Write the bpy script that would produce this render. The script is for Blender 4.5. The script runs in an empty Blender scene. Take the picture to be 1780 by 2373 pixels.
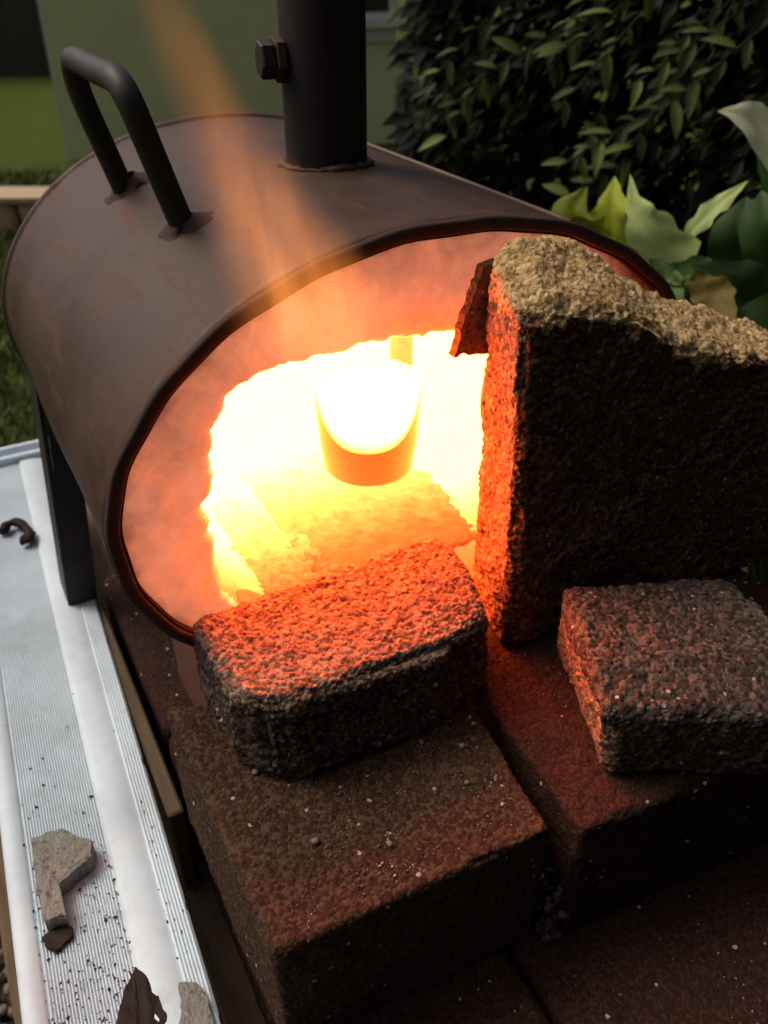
import bpy, math, random
import numpy as np
from mathutils import Vector, Matrix

random.seed(7); RS = np.random.RandomState(11)
S = 0.45            # metres per layout unit
ZG = 1.8            # ground lies 1.8 units below the paver tops (layout z = 0)
A28 = math.radians(28.0)
SC = bpy.context.scene
COL = SC.collection

# ------------------------------------------------------------------ camera
cam_d = bpy.data.cameras.new('camera'); cam = bpy.data.objects.new('camera', cam_d); COL.objects.link(cam)
cam.location = (0, 0, (1 + ZG) * S)
cam.rotation_euler = (math.radians(90 - 33.9), 0, 0)
cam_d.sensor_fit = 'VERTICAL'; cam_d.sensor_height = 36.0; cam_d.sensor_width = 27.0
cam_d.lens = 1960.0 / 2373.0 * 36.0
cam_d.clip_start = 0.02; cam_d.clip_end = 500
cam_d.dof.use_dof = True; cam_d.dof.focus_distance = 0.50; cam_d.dof.aperture_fstop = 9.0
SC.camera = cam

# ------------------------------------------------------------------ light
SUN_EL = math.radians(55); SUN_AZ = math.radians(-72)      # azimuth from +Y towards +X
world = bpy.data.worlds.new('World'); SC.world = world; world.use_nodes = True
wn = world.node_tree.nodes; wl = world.node_tree.links
bg = wn['Background']
sky = wn.new('ShaderNodeTexSky'); sky.sky_type = 'NISHITA'; sky.sun_disc = False
sky.sun_elevation = SUN_EL; sky.sun_rotation = SUN_AZ; sky.air_density = 0.5; sky.dust_density = 8.0
wl.new(sky.outputs[0], bg.inputs[0]); bg.inputs[1].default_value = 0.095
sun_d = bpy.data.lights.new('sun', 'SUN'); sun = bpy.data.objects.new('sun', sun_d); COL.objects.link(sun)
sun_d.energy = 1.25; sun_d.angle = math.radians(24); sun_d.color = (1.0, 0.88, 0.66)
sd = Vector((math.sin(SUN_AZ) * math.cos(SUN_EL), math.cos(SUN_AZ) * math.cos(SUN_EL), math.sin(SUN_EL)))
sun.rotation_euler = sd.to_track_quat('Z', 'Y').to_euler()
SC.view_settings.view_transform = 'Standard'; SC.view_settings.look = 'None'
SC.view_settings.gamma = 1.0; SC.view_settings.exposure = 0.0
SC.view_settings.use_curve_mapping = False
SC.cycles.max_bounces = 6; SC.cycles.volume_step_rate = 1.0
SC.cycles.sample_clamp_indirect = 6.0

# ------------------------------------------------------------------ numpy noise
def _hash(ix, iy, iz, k):
    h = (ix.astype(np.int64) * 374761393 + iy.astype(np.int64) * 668265263 + iz.astype(np.int64) * 2147483647 + k * 1274126177) & 0xffffffff
    h = ((h ^ (h >> 13)) * 1274126177) & 0xffffffff
    h = ((h ^ (h >> 16)) * 2246822519) & 0xffffffff
    return ((h ^ (h >> 15)) & 0xffffff) / float(0xffffff)
def vnoise(p, seed=0):
    i = np.floor(p); f = p - i; f = f * f * (3 - 2 * f); i = i.astype(np.int64)
    r = 0
    for dx in (0, 1):
        for dy in (0, 1):
            for dz in (0, 1):
                w = (f[:, 0] if dx else 1 - f[:, 0]) * (f[:, 1] if dy else 1 - f[:, 1]) * (f[:, 2] if dz else 1 - f[:, 2])
                r = r + w * _hash(i[:, 0] + dx, i[:, 1] + dy, i[:, 2] + dz, seed)
    return r * 2 - 1
def fbm(p, freq, octv=3, seed=0):
    r = np.zeros(len(p)); a = 1.0; t = 0
    for o in range(octv):
        r += a * vnoise(p * freq * (2.03 ** o) + 17.3 * o, seed + o); t += a; a *= 0.55
    return r / t
def worley(p, freq, seed=0):
    q = p * freq; i = np.floor(q).astype(np.int64); best = np.full(len(p), 9.0); val = np.zeros(len(p))
    for dx in (-1, 0, 1):
        for dy in (-1, 0, 1):
            for dz in (-1, 0, 1):
                a, b, c = i[:, 0] + dx, i[:, 1] + dy, i[:, 2] + dz
                d = np.sqrt((a + _hash(a, b, c, seed) - q[:, 0]) ** 2 + (b + _hash(a, b, c, seed + 1) - q[:, 1]) ** 2 + (c + _hash(a, b, c, seed + 2) - q[:, 2]) ** 2)
                m = d < best; best = np.where(m, d, best); val = np.where(m, _hash(a, b, c, seed + 3), val)
    return best, val
def nz1(x, seed=0):
    x = np.atleast_1d(np.asarray(x, float)); return vnoise(np.stack([x, x * 0 + 3.7 + seed, x * 0 + 1.3], 1), seed)

# ------------------------------------------------------------------ object helpers
def place(o, base, ang):
    r, n, z = base; ca, sa = math.cos(ang), math.sin(ang)
    o.location = ((r * ca - n * sa) * S, (r * sa + n * ca) * S, (z + ZG) * S); o.rotation_euler = (0, 0, ang)
def props(o, label, cat=None, group=None, kind=None):
    if label: o['label'] = label
    if cat: o['category'] = cat
    if group: o['group'] = group
    if kind: o['kind'] = kind
def thing(name, label, cat, base, ang=A28, group=None):
    o = bpy.data.objects.new(name, None); COL.objects.link(o); o.empty_display_size = 0.02
    place(o, base, ang); props(o, label, cat, group); o['b'] = tuple(base); o['b_ang'] = ang
    return o
def mesh(name, V, Fc, smooth=False):
    me = bpy.data.meshes.new(name); V = np.asarray(V, float)
    if isinstance(Fc, np.ndarray):
        k = Fc.shape[1]; me.vertices.add(len(V)); me.vertices.foreach_set('co', V.astype(np.float32).ravel())
        me.loops.add(Fc.size); me.loops.foreach_set('vertex_index', Fc.astype(np.int32).ravel())
        me.polygons.add(len(Fc)); me.polygons.foreach_set('loop_start', (np.arange(len(Fc)) * k).astype(np.int32))
        me.polygons.foreach_set('loop_total', np.full(len(Fc), k, np.int32)); me.update(calc_edges=True)
    else:
        me.from_pydata([tuple(v) for v in V], [], Fc)
    me.validate()
    if smooth: me.polygons.foreach_set('use_smooth', np.ones(len(me.polygons), bool))
    return me
def build(name, geo, mat, parent=None, base=None, ang=A28, smooth=False, label=None, cat=None, group=None, kind=None):
    """geo = (V, F) in layout units; becomes ONE mesh object, local to its parent's base or to its own base"""
    V, Fc = geo; V = np.asarray(V, float)
    b = tuple(parent['b']) if (parent and base is None) else (base or (0, 0, 0))
    me = mesh(name, (V - np.array(b)) * S, Fc, smooth); me.materials.append(mat)
    o = bpy.data.objects.new(name, me); COL.objects.link(o)
    if parent:
        o.parent = parent
    else:
        place(o, b, ang); o['b'] = tuple(b)
    props(o, label, cat, group, kind)
    return o
def sub(o, name, geo, mat, smooth=False, label=None, kind=None):
    """sub-part: child of a part (part sits at its parent's origin)"""
    b = tuple(o.parent['b']) if o.parent else tuple(o['b'])
    V, Fc = geo; me = mesh(name, (np.asarray(V, float) - np.array(b)) * S, Fc, smooth); me.materials.append(mat)
    c = bpy.data.objects.new(name, me); COL.objects.link(c); c.parent = o; props(c, label, None, None, kind); return c
def join(*geos):
    V = []; Fc = []; k = 0
    for v, f in geos:
        v = np.asarray(v, float); V.append(v); Fc += [tuple(int(i) + k for i in q) for q in f]; k += len(v)
    return np.concatenate(V), Fc
def box(x0, x1, y0, y1, z0, z1, bev=0.0):
    if bev <= 0:
        V = [(x, y, z) for z in (z0, z1) for y in (y0, y1) for x in (x0, x1)]
        return V, [(0, 2, 3, 1), (4, 5, 7, 6), (0, 1, 5, 4), (2, 6, 7, 3), (0, 4, 6, 2), (1, 3, 7, 5)]
    c = [(-1, -1), (1, -1), (1, 1), (-1, 1)]; V = []; Fc = []
    def ring(z, ins):
        k = len(V)
        for sx, sy in c:
            X = x1 - ins if sx > 0 else x0 + ins; Y = y1 - ins if sy > 0 else y0 + ins
            a = (X - sx * bev, Y, z); b = (X, Y - sy * bev, z)
            V.extend([b, a] if sx * sy > 0 else [a, b])
        return k
    ks = [ring(z0, bev), ring(z0 + bev, 0), ring(z1 - bev, 0), ring(z1, bev)]
    for a, b in zip(ks, ks[1:]):
        for i in range(8): j = (i + 1) % 8; Fc.append((a + i, a + j, b + j, b + i))
    Fc.append(tuple(range(7, -1, -1))); Fc.append(tuple(ks[3] + i for i in range(8)))
    return V, Fc
def tube(path, rad, seg=20, cap=True, squash=None):
    P = [Vector(p) for p in path]; n = len(P); V = []; Fc = []
    rad = rad if hasattr(rad, '__len__') else [rad] * n
    up = None
    for i in range(n):
        t = (P[min(i + 1, n - 1)] - P[max(i - 1, 0)]).normalized()
        if up is None:
            a = Vector((0, 0, 1)) if abs(t.z) < 0.9 else Vector((1, 0, 0)); up = (a - t * a.dot(t)).normalized()
        else: up = (up - t * up.dot(t)).normalized()
        sd_ = t.cross(up)
        for k in range(seg):
            q = 2 * math.pi * k / seg; V.append(tuple(P[i] + rad[i] * (math.cos(q) * up + math.sin(q) * sd_)))
    for i in range(n - 1):
        for k in range(seg):
            j = (k + 1) % seg; Fc.append((i * seg + k, i * seg + j, (i + 1) * seg + j, (i + 1) * seg + k))
    if cap:
        Fc.append(tuple(range(seg - 1, -1, -1))); Fc.append(tuple((n - 1) * seg + k for k in range(seg)))
    return V, Fc
def lathe(prof, cx, cy, seg=48):
    V = []; Fc = []
    for r, z in prof:
        for k in range(seg):
            q = 2 * math.pi * k / seg; V.append((cx + r * math.cos(q), cy + r * math.sin(q), z))
    for i in range(len(prof) - 1):
        for k in range(seg):
            j = (k + 1) % seg; Fc.append((i * seg + k, i * seg + j, (i + 1) * seg + j, (i + 1) * seg + k))
    return V, Fc
def prism(poly, lo, hi, axis='z', bev=0.0):
    """poly of 2-D points extruded lo..hi along axis ('z': poly is x,y ; 'y': poly is x,z)"""
    n = len(poly); V = []
    for h in (lo, hi):
        for a, b in poly: V.append((a, b, h) if axis == 'z' else (a, h, b))
    return V, [tuple(range(n - 1, -1, -1)), tuple(range(n, 2 * n))] + [(i, (i + 1) % n, n + (i + 1) % n, n + i) for i in range(n)]
def rough_block(c8, step, rnd, warp=None, disp=None):
    """c8: 4 bottom + 4 top corners (FL, FR, BR, BL). Rounded, finely gridded, displaced block."""
    c8 = np.asarray(c8, float)
    Lx = np.linalg.norm(c8[1] - c8[0]); Ly = np.linalg.norm(c8[3] - c8[0]); Lz = np.linalg.norm(c8[4:].mean(0) - c8[:4].mean(0))
    L = np.array([Lx, Ly, Lz]); N = np.maximum(2, np.round(L / step).astype(int)); P = []; Fc = []; k = 0
    for ax in range(3):
        u, v = (ax + 1) % 3, (ax + 2) % 3
        gu, gv = np.meshgrid(np.linspace(0, 1, N[u] + 1), np.linspace(0, 1, N[v] + 1), indexing='ij')
        for side in (0, 1):
            p = np.zeros((gu.size, 3)); p[:, u] = gu.ravel(); p[:, v] = gv.ravel(); p[:, ax] = side
            idx = np.arange(gu.size).reshape(gu.shape) + k
            a, b, c, d = idx[:-1, :-1].ravel(), idx[1:, :-1].ravel(), idx[1:, 1:].ravel(), idx[:-1, 1:].ravel()
            Fc.append(np.stack([a, b, c, d] if side else [a, d, c, b], 1)); P.append(p); k += gu.size
    P = np.concatenate(P); Fc = np.concatenate(Fc)
    key = np.round(P * 1e5).astype(np.int64); key = key[:, 0] * 10**12 + key[:, 1] * 10**6 + key[:, 2]
    _, first, inv = np.unique(key, return_index=True, return_inverse=True)
    P = P[first]; Fc = inv.ravel()[Fc]
    q = (P - 0.5) * L; inner = np.maximum(L / 2 - rnd, 1e-4); c = np.clip(q, -inner, inner); d = q - c
    ln = np.linalg.norm(d, axis=1); ln[ln == 0] = 1
    nrm = d / ln[:, None]; q = c + nrm * np.minimum(np.abs(d).max(1), rnd)[:, None]
    P = q / L + 0.5
    x, y, z = P[:, 0:1], P[:, 1:2], P[:, 2:3]
    def bl(a, b, c_, d_): return (1 - x) * (1 - y) * a + x * (1 - y) * b + x * y * c_ + (1 - x) * y * d_
    X = (1 - z) * bl(*c8[:4]) + z * bl(*c8[4:])
    ex = (c8[1] - c8[0]) / Lx; ey = (c8[3] - c8[0]) / Ly
    ez = np.cross(ex, ey); ez /= np.linalg.norm(ez)
    Nn = nrm[:, 0:1] * ex + nrm[:, 1:2] * ey + nrm[:, 2:3] * ez
    if warp is not None: X = warp(X, P)
    if disp is not None: X = X + Nn * disp(X, P, Nn)[:, None]
    return X, Fc
def concrete_disp(low=0.012, mid=0.006, grain=0.0035, freq=150.0, seed=0, chip=0.0):
    def f(X, P, Nn):
        h = low * fbm(X, 7, 3, seed) + mid * fbm(X, 45, 3, seed + 5)
        d, v = worley(X, freq, seed + 9)
        e, w = worley(X * np.array([1, 1, 1.15]) + 0.3 / freq * v[:, None], freq * 2.3, seed + 13)
        h += grain * (0.75 - 1.3 * d + 1.1 * (v - 0.5)) + grain * 0.55 * (0.5 - e + 0.9 * (w - 0.5))
        d2, v2 = worley(X, freq * 0.33, seed + 21)
        h -= grain * 1.7 * (v2 > 0.72) * np.clip(1 - d2 / 0.45, 0, 1)
        if chip:
            m = np.clip(fbm(X, 12, 2, seed + 31) - 0.12, 0, 1); h -= chip * m * np.clip((0.985 - np.abs(Nn).max(1)) / 0.12, 0, 1)
        return h
    return f

# ------------------------------------------------------------------ materials
class Mt:
    def __init__(s, name):
        s.m = bpy.data.materials.new(name); s.m.use_nodes = True; s.t = s.m.node_tree; s.n = s.t.nodes; s.l = s.t.links
        s.b = s.n['Principled BSDF']; s.tc = s.n.new('ShaderNodeTexCoord').outputs['Object']
    def _in(s, sock, v):
        if isinstance(v, bpy.types.NodeSocket): s.l.new(v, sock)
        elif isinstance(v, (tuple, list)) and len(v) == 3 and sock.type == 'RGBA': sock.default_value = (*v, 1)
        else: sock.default_value = v
    def noise(s, scale, detail=4, rough=0.55, vec=None, out=0, dist=0.0):
        n = s.n.new('ShaderNodeTexNoise'); s._in(n.inputs['Vector'], vec or s.tc); n.inputs['Scale'].default_value = scale
        n.inputs['Detail'].default_value = detail; n.inputs['Roughness'].default_value = rough; n.inputs['Distortion'].default_value = dist
        return n.outputs[out]
    def vor(s, scale, out=0, vec=None, feat='F1'):
        n = s.n.new('ShaderNodeTexVoronoi'); n.feature = feat; s._in(n.inputs['Vector'], vec or s.tc); n.inputs['Scale'].default_value = scale
        return n.outputs[out]
    def ramp(s, fac, stops, interp='LINEAR'):
        n = s.n.new('ShaderNodeValToRGB'); s._in(n.inputs[0], fac); r = n.color_ramp; r.interpolation = interp
        while len(r.elements) < len(stops): r.elements.new(0.5)
        for e, (p, c) in zip(r.elements, stops):
            e.position = p; e.color = (*c, 1) if hasattr(c, '__len__') else (c, c, c, 1)
        return n.outputs[0]
    def mix(s, fac, a, b, mode='MIX'):
        n = s.n.new('ShaderNodeMix'); n.data_type = 'RGBA'; n.blend_type = mode
        s._in(n.inputs['Factor'], fac); s._in(n.inputs[6], a); s._in(n.inputs[7], b); return n.outputs[2]
    def math(s, op, a, b=0.0, c=None, clamp=False):
        n = s.n.new('ShaderNodeMath'); n.operation = op; n.use_clamp = clamp; s._in(n.inputs[0], a); s._in(n.inputs[1], b)
        if c is not None: s._in(n.inputs[2], c)
        return n.outputs[0]
    def sep(s, vec=None):
        n = s.n.new('ShaderNodeSeparateXYZ'); s._in(n.inputs[0], vec or s.tc); return n.outputs
    def mrange(s, v, a, b, c=0.0, d=1.0, smooth=False):
        n = s.n.new('ShaderNodeMapRange'); n.interpolation_type = 'SMOOTHSTEP' if smooth else 'LINEAR'
        for i, q in enumerate((v, a, b, c, d)): s._in(n.inputs[i], q)
        return n.outputs[0]
    def scale(s, v):
        n = s.n.new('ShaderNodeMapping'); s._in(n.inputs[0], s.tc); n.inputs[3].default_value = v; return n.outputs[0]
    def bump(s, h, strength=0.5, dist=0.002, prev=None):
        n = s.n.new('ShaderNodeBump'); n.inputs['Strength'].default_value = strength; n.inputs['Distance'].default_value = dist
        s._in(n.inputs['Height'], h)
        if prev is not None: s._in(n.inputs['Normal'], prev)
        s.l.new(n.outputs[0], s.b.inputs['Normal']); return n.outputs[0]
    def set(s, **k):
        for a, v in k.items(): s._in(s.b.inputs[a.replace('_', ' ')], v)
        return s
def concrete(name, c1, c2, grain, dark, vs=330, gamt=0.5, rough=0.95, bump=0.6, speck=0.93):
    m = Mt(name)
    big = m.ramp(m.noise(9, 5, 0.6), [(0.3, c1), (0.7, c2)])
    cell = m.vor(vs, 1); g = m.ramp(m.sep(cell)[0], [(0.0, dark), (0.45, c1), (0.8, grain), (1.0, grain)])
    col = m.mix(gamt, big, g)
    fine = m.noise(900, 2, 0.7); col = m.mix(0.55, col, m.ramp(fine, [(0.3, 0.5), (0.65, 1.0)]), 'MULTIPLY')
    pit_shade = m.math('MULTIPLY', m.math('LESS_THAN', m.vor(210, 0), 0.36), m.math('GREATER_THAN', m.sep(m.vor(210, 1))[2], 0.62)); col = m.mix(m.math('MULTIPLY', pit_shade, 0.75), col, dark)  # dark dots put the shade of pits into the colour
    c2_ = m.vor(170, 1); sp = m.math('GREATER_THAN', m.sep(c2_)[1], speck); d2 = m.math('LESS_THAN', m.math('ADD', m.vor(170, 0), m.math('MULTIPLY', m.noise(500, 2), 0.4)), 0.44)
    col = m.mix(m.math('MULTIPLY', sp, d2), col, (0.42, 0.38, 0.33))
    m.set(Base_Color=col, Roughness=rough); m.b.inputs['Specular IOR Level'].default_value = 0.25
    h = m.math('ADD', m.math('MULTIPLY', m.vor(vs, 0), -1.0), m.noise(700, 3, 0.7)); m.bump(h, min(1.0, bump * 1.5), 0.0022)
    return m.m
def hotcol(m, s):
    """incandescent ceramic: one red-hot colour times a temperature-like strength"""
    m.set(Emission_Color=(1.0, 0.115, 0.02), Emission_Strength=s)

M = {}
M['stone'] = concrete('grey_broken_concrete', (0.065, 0.050, 0.038), (0.105, 0.082, 0.062), (0.20, 0.16, 0.125), (0.022, 0.014, 0.01), 300, 0.6)
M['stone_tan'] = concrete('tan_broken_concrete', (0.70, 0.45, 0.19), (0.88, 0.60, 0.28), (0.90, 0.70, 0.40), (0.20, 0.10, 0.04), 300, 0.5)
M['stone_brown'] = concrete('dark_brown_concrete', (0.12, 0.060, 0.026), (0.18, 0.095, 0.042), (0.30, 0.18, 0.085), (0.03, 0.014, 0.006), 300, 0.6)  # darker brown for the slab faces below its top line
M['stone_side'] = concrete('dark_grey_concrete', (0.065, 0.042, 0.031), (0.10, 0.068, 0.052), (0.20, 0.145, 0.11), (0.02, 0.012, 0.009), 300, 0.6)  # darker copy for side faces; part of their shade is in the colour
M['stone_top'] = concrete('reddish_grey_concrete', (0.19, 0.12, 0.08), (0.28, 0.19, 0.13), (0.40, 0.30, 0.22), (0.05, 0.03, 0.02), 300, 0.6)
M['stone_firelit'] = concrete('firelit_side_concrete', (0.26, 0.16, 0.09), (0.36, 0.23, 0.13), (0.45, 0.32, 0.2), (0.10, 0.05, 0.03), 300, 0.5)  # paler copy for fire-facing sides; firelight put into the colour
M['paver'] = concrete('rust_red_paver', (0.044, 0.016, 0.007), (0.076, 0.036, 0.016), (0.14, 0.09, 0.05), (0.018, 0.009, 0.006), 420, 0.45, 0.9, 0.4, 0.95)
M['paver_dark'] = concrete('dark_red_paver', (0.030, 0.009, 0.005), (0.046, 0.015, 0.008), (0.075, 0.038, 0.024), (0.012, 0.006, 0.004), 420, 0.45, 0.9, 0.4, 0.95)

def steel(name, c, rough=0.42, rust=0.25, metal=0.35):
    m = Mt(name); n = m.noise(14, 6, 0.65); col = m.mix(m.ramp(m.noise(26, 5, 0.7), [(0.56, 0.0), (0.74, rust)]), c, (0.11, 0.04, 0.018))
    col = m.mix(m.ramp(m.noise(220, 3, 0.6), [(0.68, 0.0), (0.76, 0.7)]), col, (0.05, 0.022, 0.014))
    m.set(Base_Color=col, Metallic=metal, Roughness=m.mrange(n, 0.3, 0.7, rough - 0.06, rough + 0.16)); m.bump(m.noise(160, 4, 0.6), 0.12, 0.001); return m.m
def shellmat():
    m = Mt('scaled_steel_shell'); n = m.noise(9, 6, 0.65); f = m.noise(60, 6, 0.7); x, y, z = m.sep()[:3]
    col = m.ramp(n, [(0.3, (0.050, 0.026, 0.016)), (0.7, (0.088, 0.052, 0.040))])
    band = m.math('MULTIPLY', m.mrange(m.math('ADD', y, m.math('MULTIPLY', m.math('SUBTRACT', f, 0.5), 0.12)), 0.0, 0.14 * S, 1, 0), 0.8)
    dxp = m.math('SUBTRACT', x, 0.012 * S); dyp = m.math('SUBTRACT', y, 0.432 * S); dp = m.math('SQRT', m.math('ADD', m.math('MULTIPLY', dxp, dxp), m.math('MULTIPLY', dyp, dyp)))
    pr = m.math('MULTIPLY', m.mrange(m.math('ADD', dp, m.math('MULTIPLY', m.math('SUBTRACT', f, 0.5), 0.06)), 0.075 * S, 0.115 * S, 1, 0), 0.7)
    rust = m.math('MAXIMUM', m.math('MULTIPLY', band, m.mrange(f, 0.42, 0.58)), pr)
    streak = m.ramp(m.noise(22, 5, 0.75, m.scale((2.5, 0.5, 2.5))), [(0.54, 0.0), (0.66, 0.8)])
    rust = m.math('MAXIMUM', rust, streak)
    col = m.mix(rust, col, (0.11, 0.042, 0.018)); col = m.mix(m.ramp(m.noise(190, 3, 0.6), [(0.67, 0.0), (0.74, 0.75)]), col, (0.04, 0.018, 0.012))
    col = m.mix(m.ramp(m.noise(400, 2, 0.6), [(0.3, 0.25), (0.7, 0.0)]), col, (0.02, 0.012, 0.01))
    m.set(Base_Color=col, Metallic=0.25, Roughness=m.math('ADD', m.mrange(n, 0.3, 0.7, 0.46, 0.58), m.math('MULTIPLY', rust, 0.25)))
    m.bump(m.math('ADD', f, m.math('MULTIPLY', rust, 0.6)), 0.22, 0.0012); return m.m
M['shell'] = shellmat()
M['rim'] = steel('dark_rim_steel', (0.035, 0.016, 0.011), 0.8, 0.7, 0.0)
M['pipe'] = steel('black_pipe_steel', (0.016, 0.012, 0.012), 0.55, 0.4, 0.2)
M['handle'] = steel('black_handle_steel', (0.028, 0.025, 0.022), 0.5, 0.3, 0.25)
M['weld'] = steel('rusty_weld', (0.05, 0.026, 0.015), 0.7, 0.9, 0.2)

def face_mat():
    m = Mt('fibre_lining_glow_and_light'); x, y, z = m.sep()[:3]
    n1 = m.noise(16, 6, 0.62); n2 = m.noise(50, 5, 0.6)
    col = m.ramp(n1, [(0.35, (0.50, 0.38, 0.32)), (0.58, (0.88, 0.84, 0.80))])
    col = m.mix(m.ramp(n2, [(0.45, 0.0), (0.75, 0.5)]), col, (0.36, 0.22, 0.16))
    # char ring next to the steel
    u = m.math('DIVIDE', m.math('SUBTRACT', x, 0.0), 0.526 * S); v = m.math('DIVIDE', m.math('SUBTRACT', z, 0.389 * S), 0.375 * S)
    rr = m.math('SQRT', m.math('ADD', m.math('MULTIPLY', u, u), m.math('MULTIPLY', v, v)))
    edge = m.mrange(m.math('ADD', rr, m.math('MULTIPLY', m.math('SUBTRACT', n2, 0.5), 0.12)), 0.955, 1.02)
    col = m.mix(edge, col, (0.17, 0.09, 0.055))
    patch = m.math('MULTIPLY', m.mrange(x, -0.40 * S, -0.30 * S, 1, 0), m.mrange(m.math('ADD', z, m.math('MULTIPLY', n1, 0.08)), 0.55 * S, 0.60 * S))
    col = m.mix(m.math('MULTIPLY', patch, 0.55), col, (0.2, 0.13, 0.07))
    # glow fades from the mouth; added emission stands in for sky and firelight
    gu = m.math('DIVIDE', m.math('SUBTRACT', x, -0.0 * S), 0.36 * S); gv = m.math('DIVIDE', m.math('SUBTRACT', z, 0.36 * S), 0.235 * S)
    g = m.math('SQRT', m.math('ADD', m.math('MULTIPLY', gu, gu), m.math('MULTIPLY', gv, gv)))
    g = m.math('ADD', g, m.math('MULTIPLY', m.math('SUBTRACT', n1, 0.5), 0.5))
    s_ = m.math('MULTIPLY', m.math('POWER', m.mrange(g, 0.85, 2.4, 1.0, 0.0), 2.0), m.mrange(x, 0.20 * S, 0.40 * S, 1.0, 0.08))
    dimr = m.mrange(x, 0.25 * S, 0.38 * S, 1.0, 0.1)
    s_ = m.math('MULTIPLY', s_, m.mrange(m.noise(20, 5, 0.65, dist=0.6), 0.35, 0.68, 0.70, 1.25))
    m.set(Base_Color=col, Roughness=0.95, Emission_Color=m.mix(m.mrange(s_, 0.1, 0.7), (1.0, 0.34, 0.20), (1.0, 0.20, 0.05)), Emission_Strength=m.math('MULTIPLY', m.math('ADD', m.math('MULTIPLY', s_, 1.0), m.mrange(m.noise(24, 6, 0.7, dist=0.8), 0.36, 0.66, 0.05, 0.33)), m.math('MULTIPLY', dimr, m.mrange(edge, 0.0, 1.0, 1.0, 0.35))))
    m.bump(m.math('ADD', n1, m.math('MULTIPLY', n2, 0.5)), 0.5, 0.006); return m.m
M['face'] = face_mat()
def hot(name, stops, axis=1, base=(0.045, 0.03, 0.02), nz=0.3, add_z=0.0):
    """strength ramp along a local axis (metres/S)"""
    m = Mt(name); c = m.sep()[axis]; n = m.noise(60, 4, 0.6)
    t = m.math('DIVIDE', c, S)
    if add_z: t = m.math('ADD', t, m.math('MULTIPLY', m.math('DIVIDE', m.sep()[2], S), add_z))
    t = m.math('ADD', t, m.math('MULTIPLY', m.math('SUBTRACT', n, 0.5), nz * 0.1))
    lo, hi = stops[0][0], stops[-1][0]
    f = m.mrange(t, lo, hi)
    mx = max(v for _, v in stops)
    r = m.ramp(f, [((p - lo) / (hi - lo), v / mx) for p, v in stops])
    s_ = m.math('MULTIPLY', m.math('MULTIPLY', r, mx), m.mrange(m.noise(160, 4, 0.65), 0.3, 0.7, 0.78, 1.18))
    m.set(Base_Color=base, Roughness=0.95); hotcol(m, s_); m.bump(m.noise(90, 5, 0.6), 0.5, 0.003); return m.m

# ================================================================== SETTING
def leaf_geo(L=1.0, W=0.36, fold=0.15, droop=0.25, n=6, ser=0.0, tipw=1.6):
    """leaf along +Y, blade in XY, droops in -Z"""
    V = []; Fc = []
    for i in range(n + 1):
        t = i / n; w = W * 0.5 * (math.sin(math.pi * t ** 0.8) ** 0.85 if 0 < t < 1 else 0.02) * (1 + ser * math.sin(i * 2.3))
        z = -droop * t * t; y = t * L
        V += [(-w, y, z + fold * w * 2), (-w * .5, y, z + fold * w * .8), (0, y, z), (w * .5, y, z + fold * w * .8), (w, y, z + fold * w * 2)]
    for i in range(n):
        for k in range(4):
            a = i * 5 + k; Fc.append((a, a + 1, a + 6, a + 5))
    return V, Fc
def leafmat(name, c1, c2, vein=None, rough=0.62):
    m = Mt(name); oi = m.n.new('ShaderNodeObjectInfo').outputs['Random']
    col = m.ramp(m.noise(18, 3, 0.6), [(0.35, c1), (0.65, c2)])
    col = m.mix(m.mrange(oi, 0, 1, 0, 0.9), col, tuple(x * 0.25 for x in c1))
    m.set(Base_Color=col, Roughness=rough); m.b.inputs['Specular IOR Level'].default_value = 0.4
    m.bump(m.noise(vein or 120, 4, 0.6), 0.35, 0.003)
    tr = m.n.new('ShaderNodeBsdfTranslucent'); m._in(tr.inputs[0], col); mx = m.n.new('ShaderNodeMixShader'); mx.inputs[0].default_value = 0.35
    out = [q for q in m.n if q.type == 'OUTPUT_MATERIAL'][0]; m.l.new(m.b.outputs[0], mx.inputs[1]); m.l.new(tr.outputs[0], mx.inputs[2]); m.l.new(mx.outputs[0], out.inputs[0])
    return m.m
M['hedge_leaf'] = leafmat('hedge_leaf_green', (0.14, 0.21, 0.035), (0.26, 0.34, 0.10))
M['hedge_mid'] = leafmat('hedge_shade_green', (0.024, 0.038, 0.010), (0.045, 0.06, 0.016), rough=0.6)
M['hedge_deep'] = leafmat('hedge_inner_shade_green', (0.008, 0.011, 0.004), (0.016, 0.02, 0.007), rough=0.8)  # mid and inner leaves darker; depth shade is put into their colour

# ground sheet with lawn colour, soil under the hedge
def ground_mat():
    m = Mt('lawn_ground'); n = m.noise(7, 6, 0.65); f = m.noise(60, 5, 0.7)
    col = m.mix(n, (0.05, 0.08, 0.012), (0.10, 0.12, 0.025)); col = m.mix(m.ramp(f, [(0.4, 0.0), (0.7, 0.7)]), col, (0.02, 0.025, 0.008))
    m.set(Base_Color=col, Roughness=1.0); m.b.inputs['Specular IOR Level'].default_value = 0.1; m.bump(f, 0.8, 0.02); return m.m
def soil_mat():
    m = Mt('dark_gravel_soil'); col = m.mix(m.noise(40, 5, 0.7), (0.02, 0.016, 0.01), (0.055, 0.045, 0.03))
    m.set(Base_Color=col, Roughness=1.0); m.bump(m.noise(120, 4, 0.7), 1.0, 0.01); return m.m
M['ground'] = ground_mat(); M['soil'] = soil_mat()
g = 300; N_ = 40
gx = np.sign(np.linspace(-1, 1, N_)) * np.abs(np.linspace(-1, 1, N_)) ** 3 * g
X_, Y_ = np.meshgrid(gx, gx, indexing='ij'); V = np.stack([X_.ravel(), Y_.ravel() + 4, np.full(X_.size, -ZG)], 1)
V[:, 2] += np.where((np.hypot(V[:, 0], V[:, 1]) < 60), 0.04 * fbm(V, 0.6, 2), 0)
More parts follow.
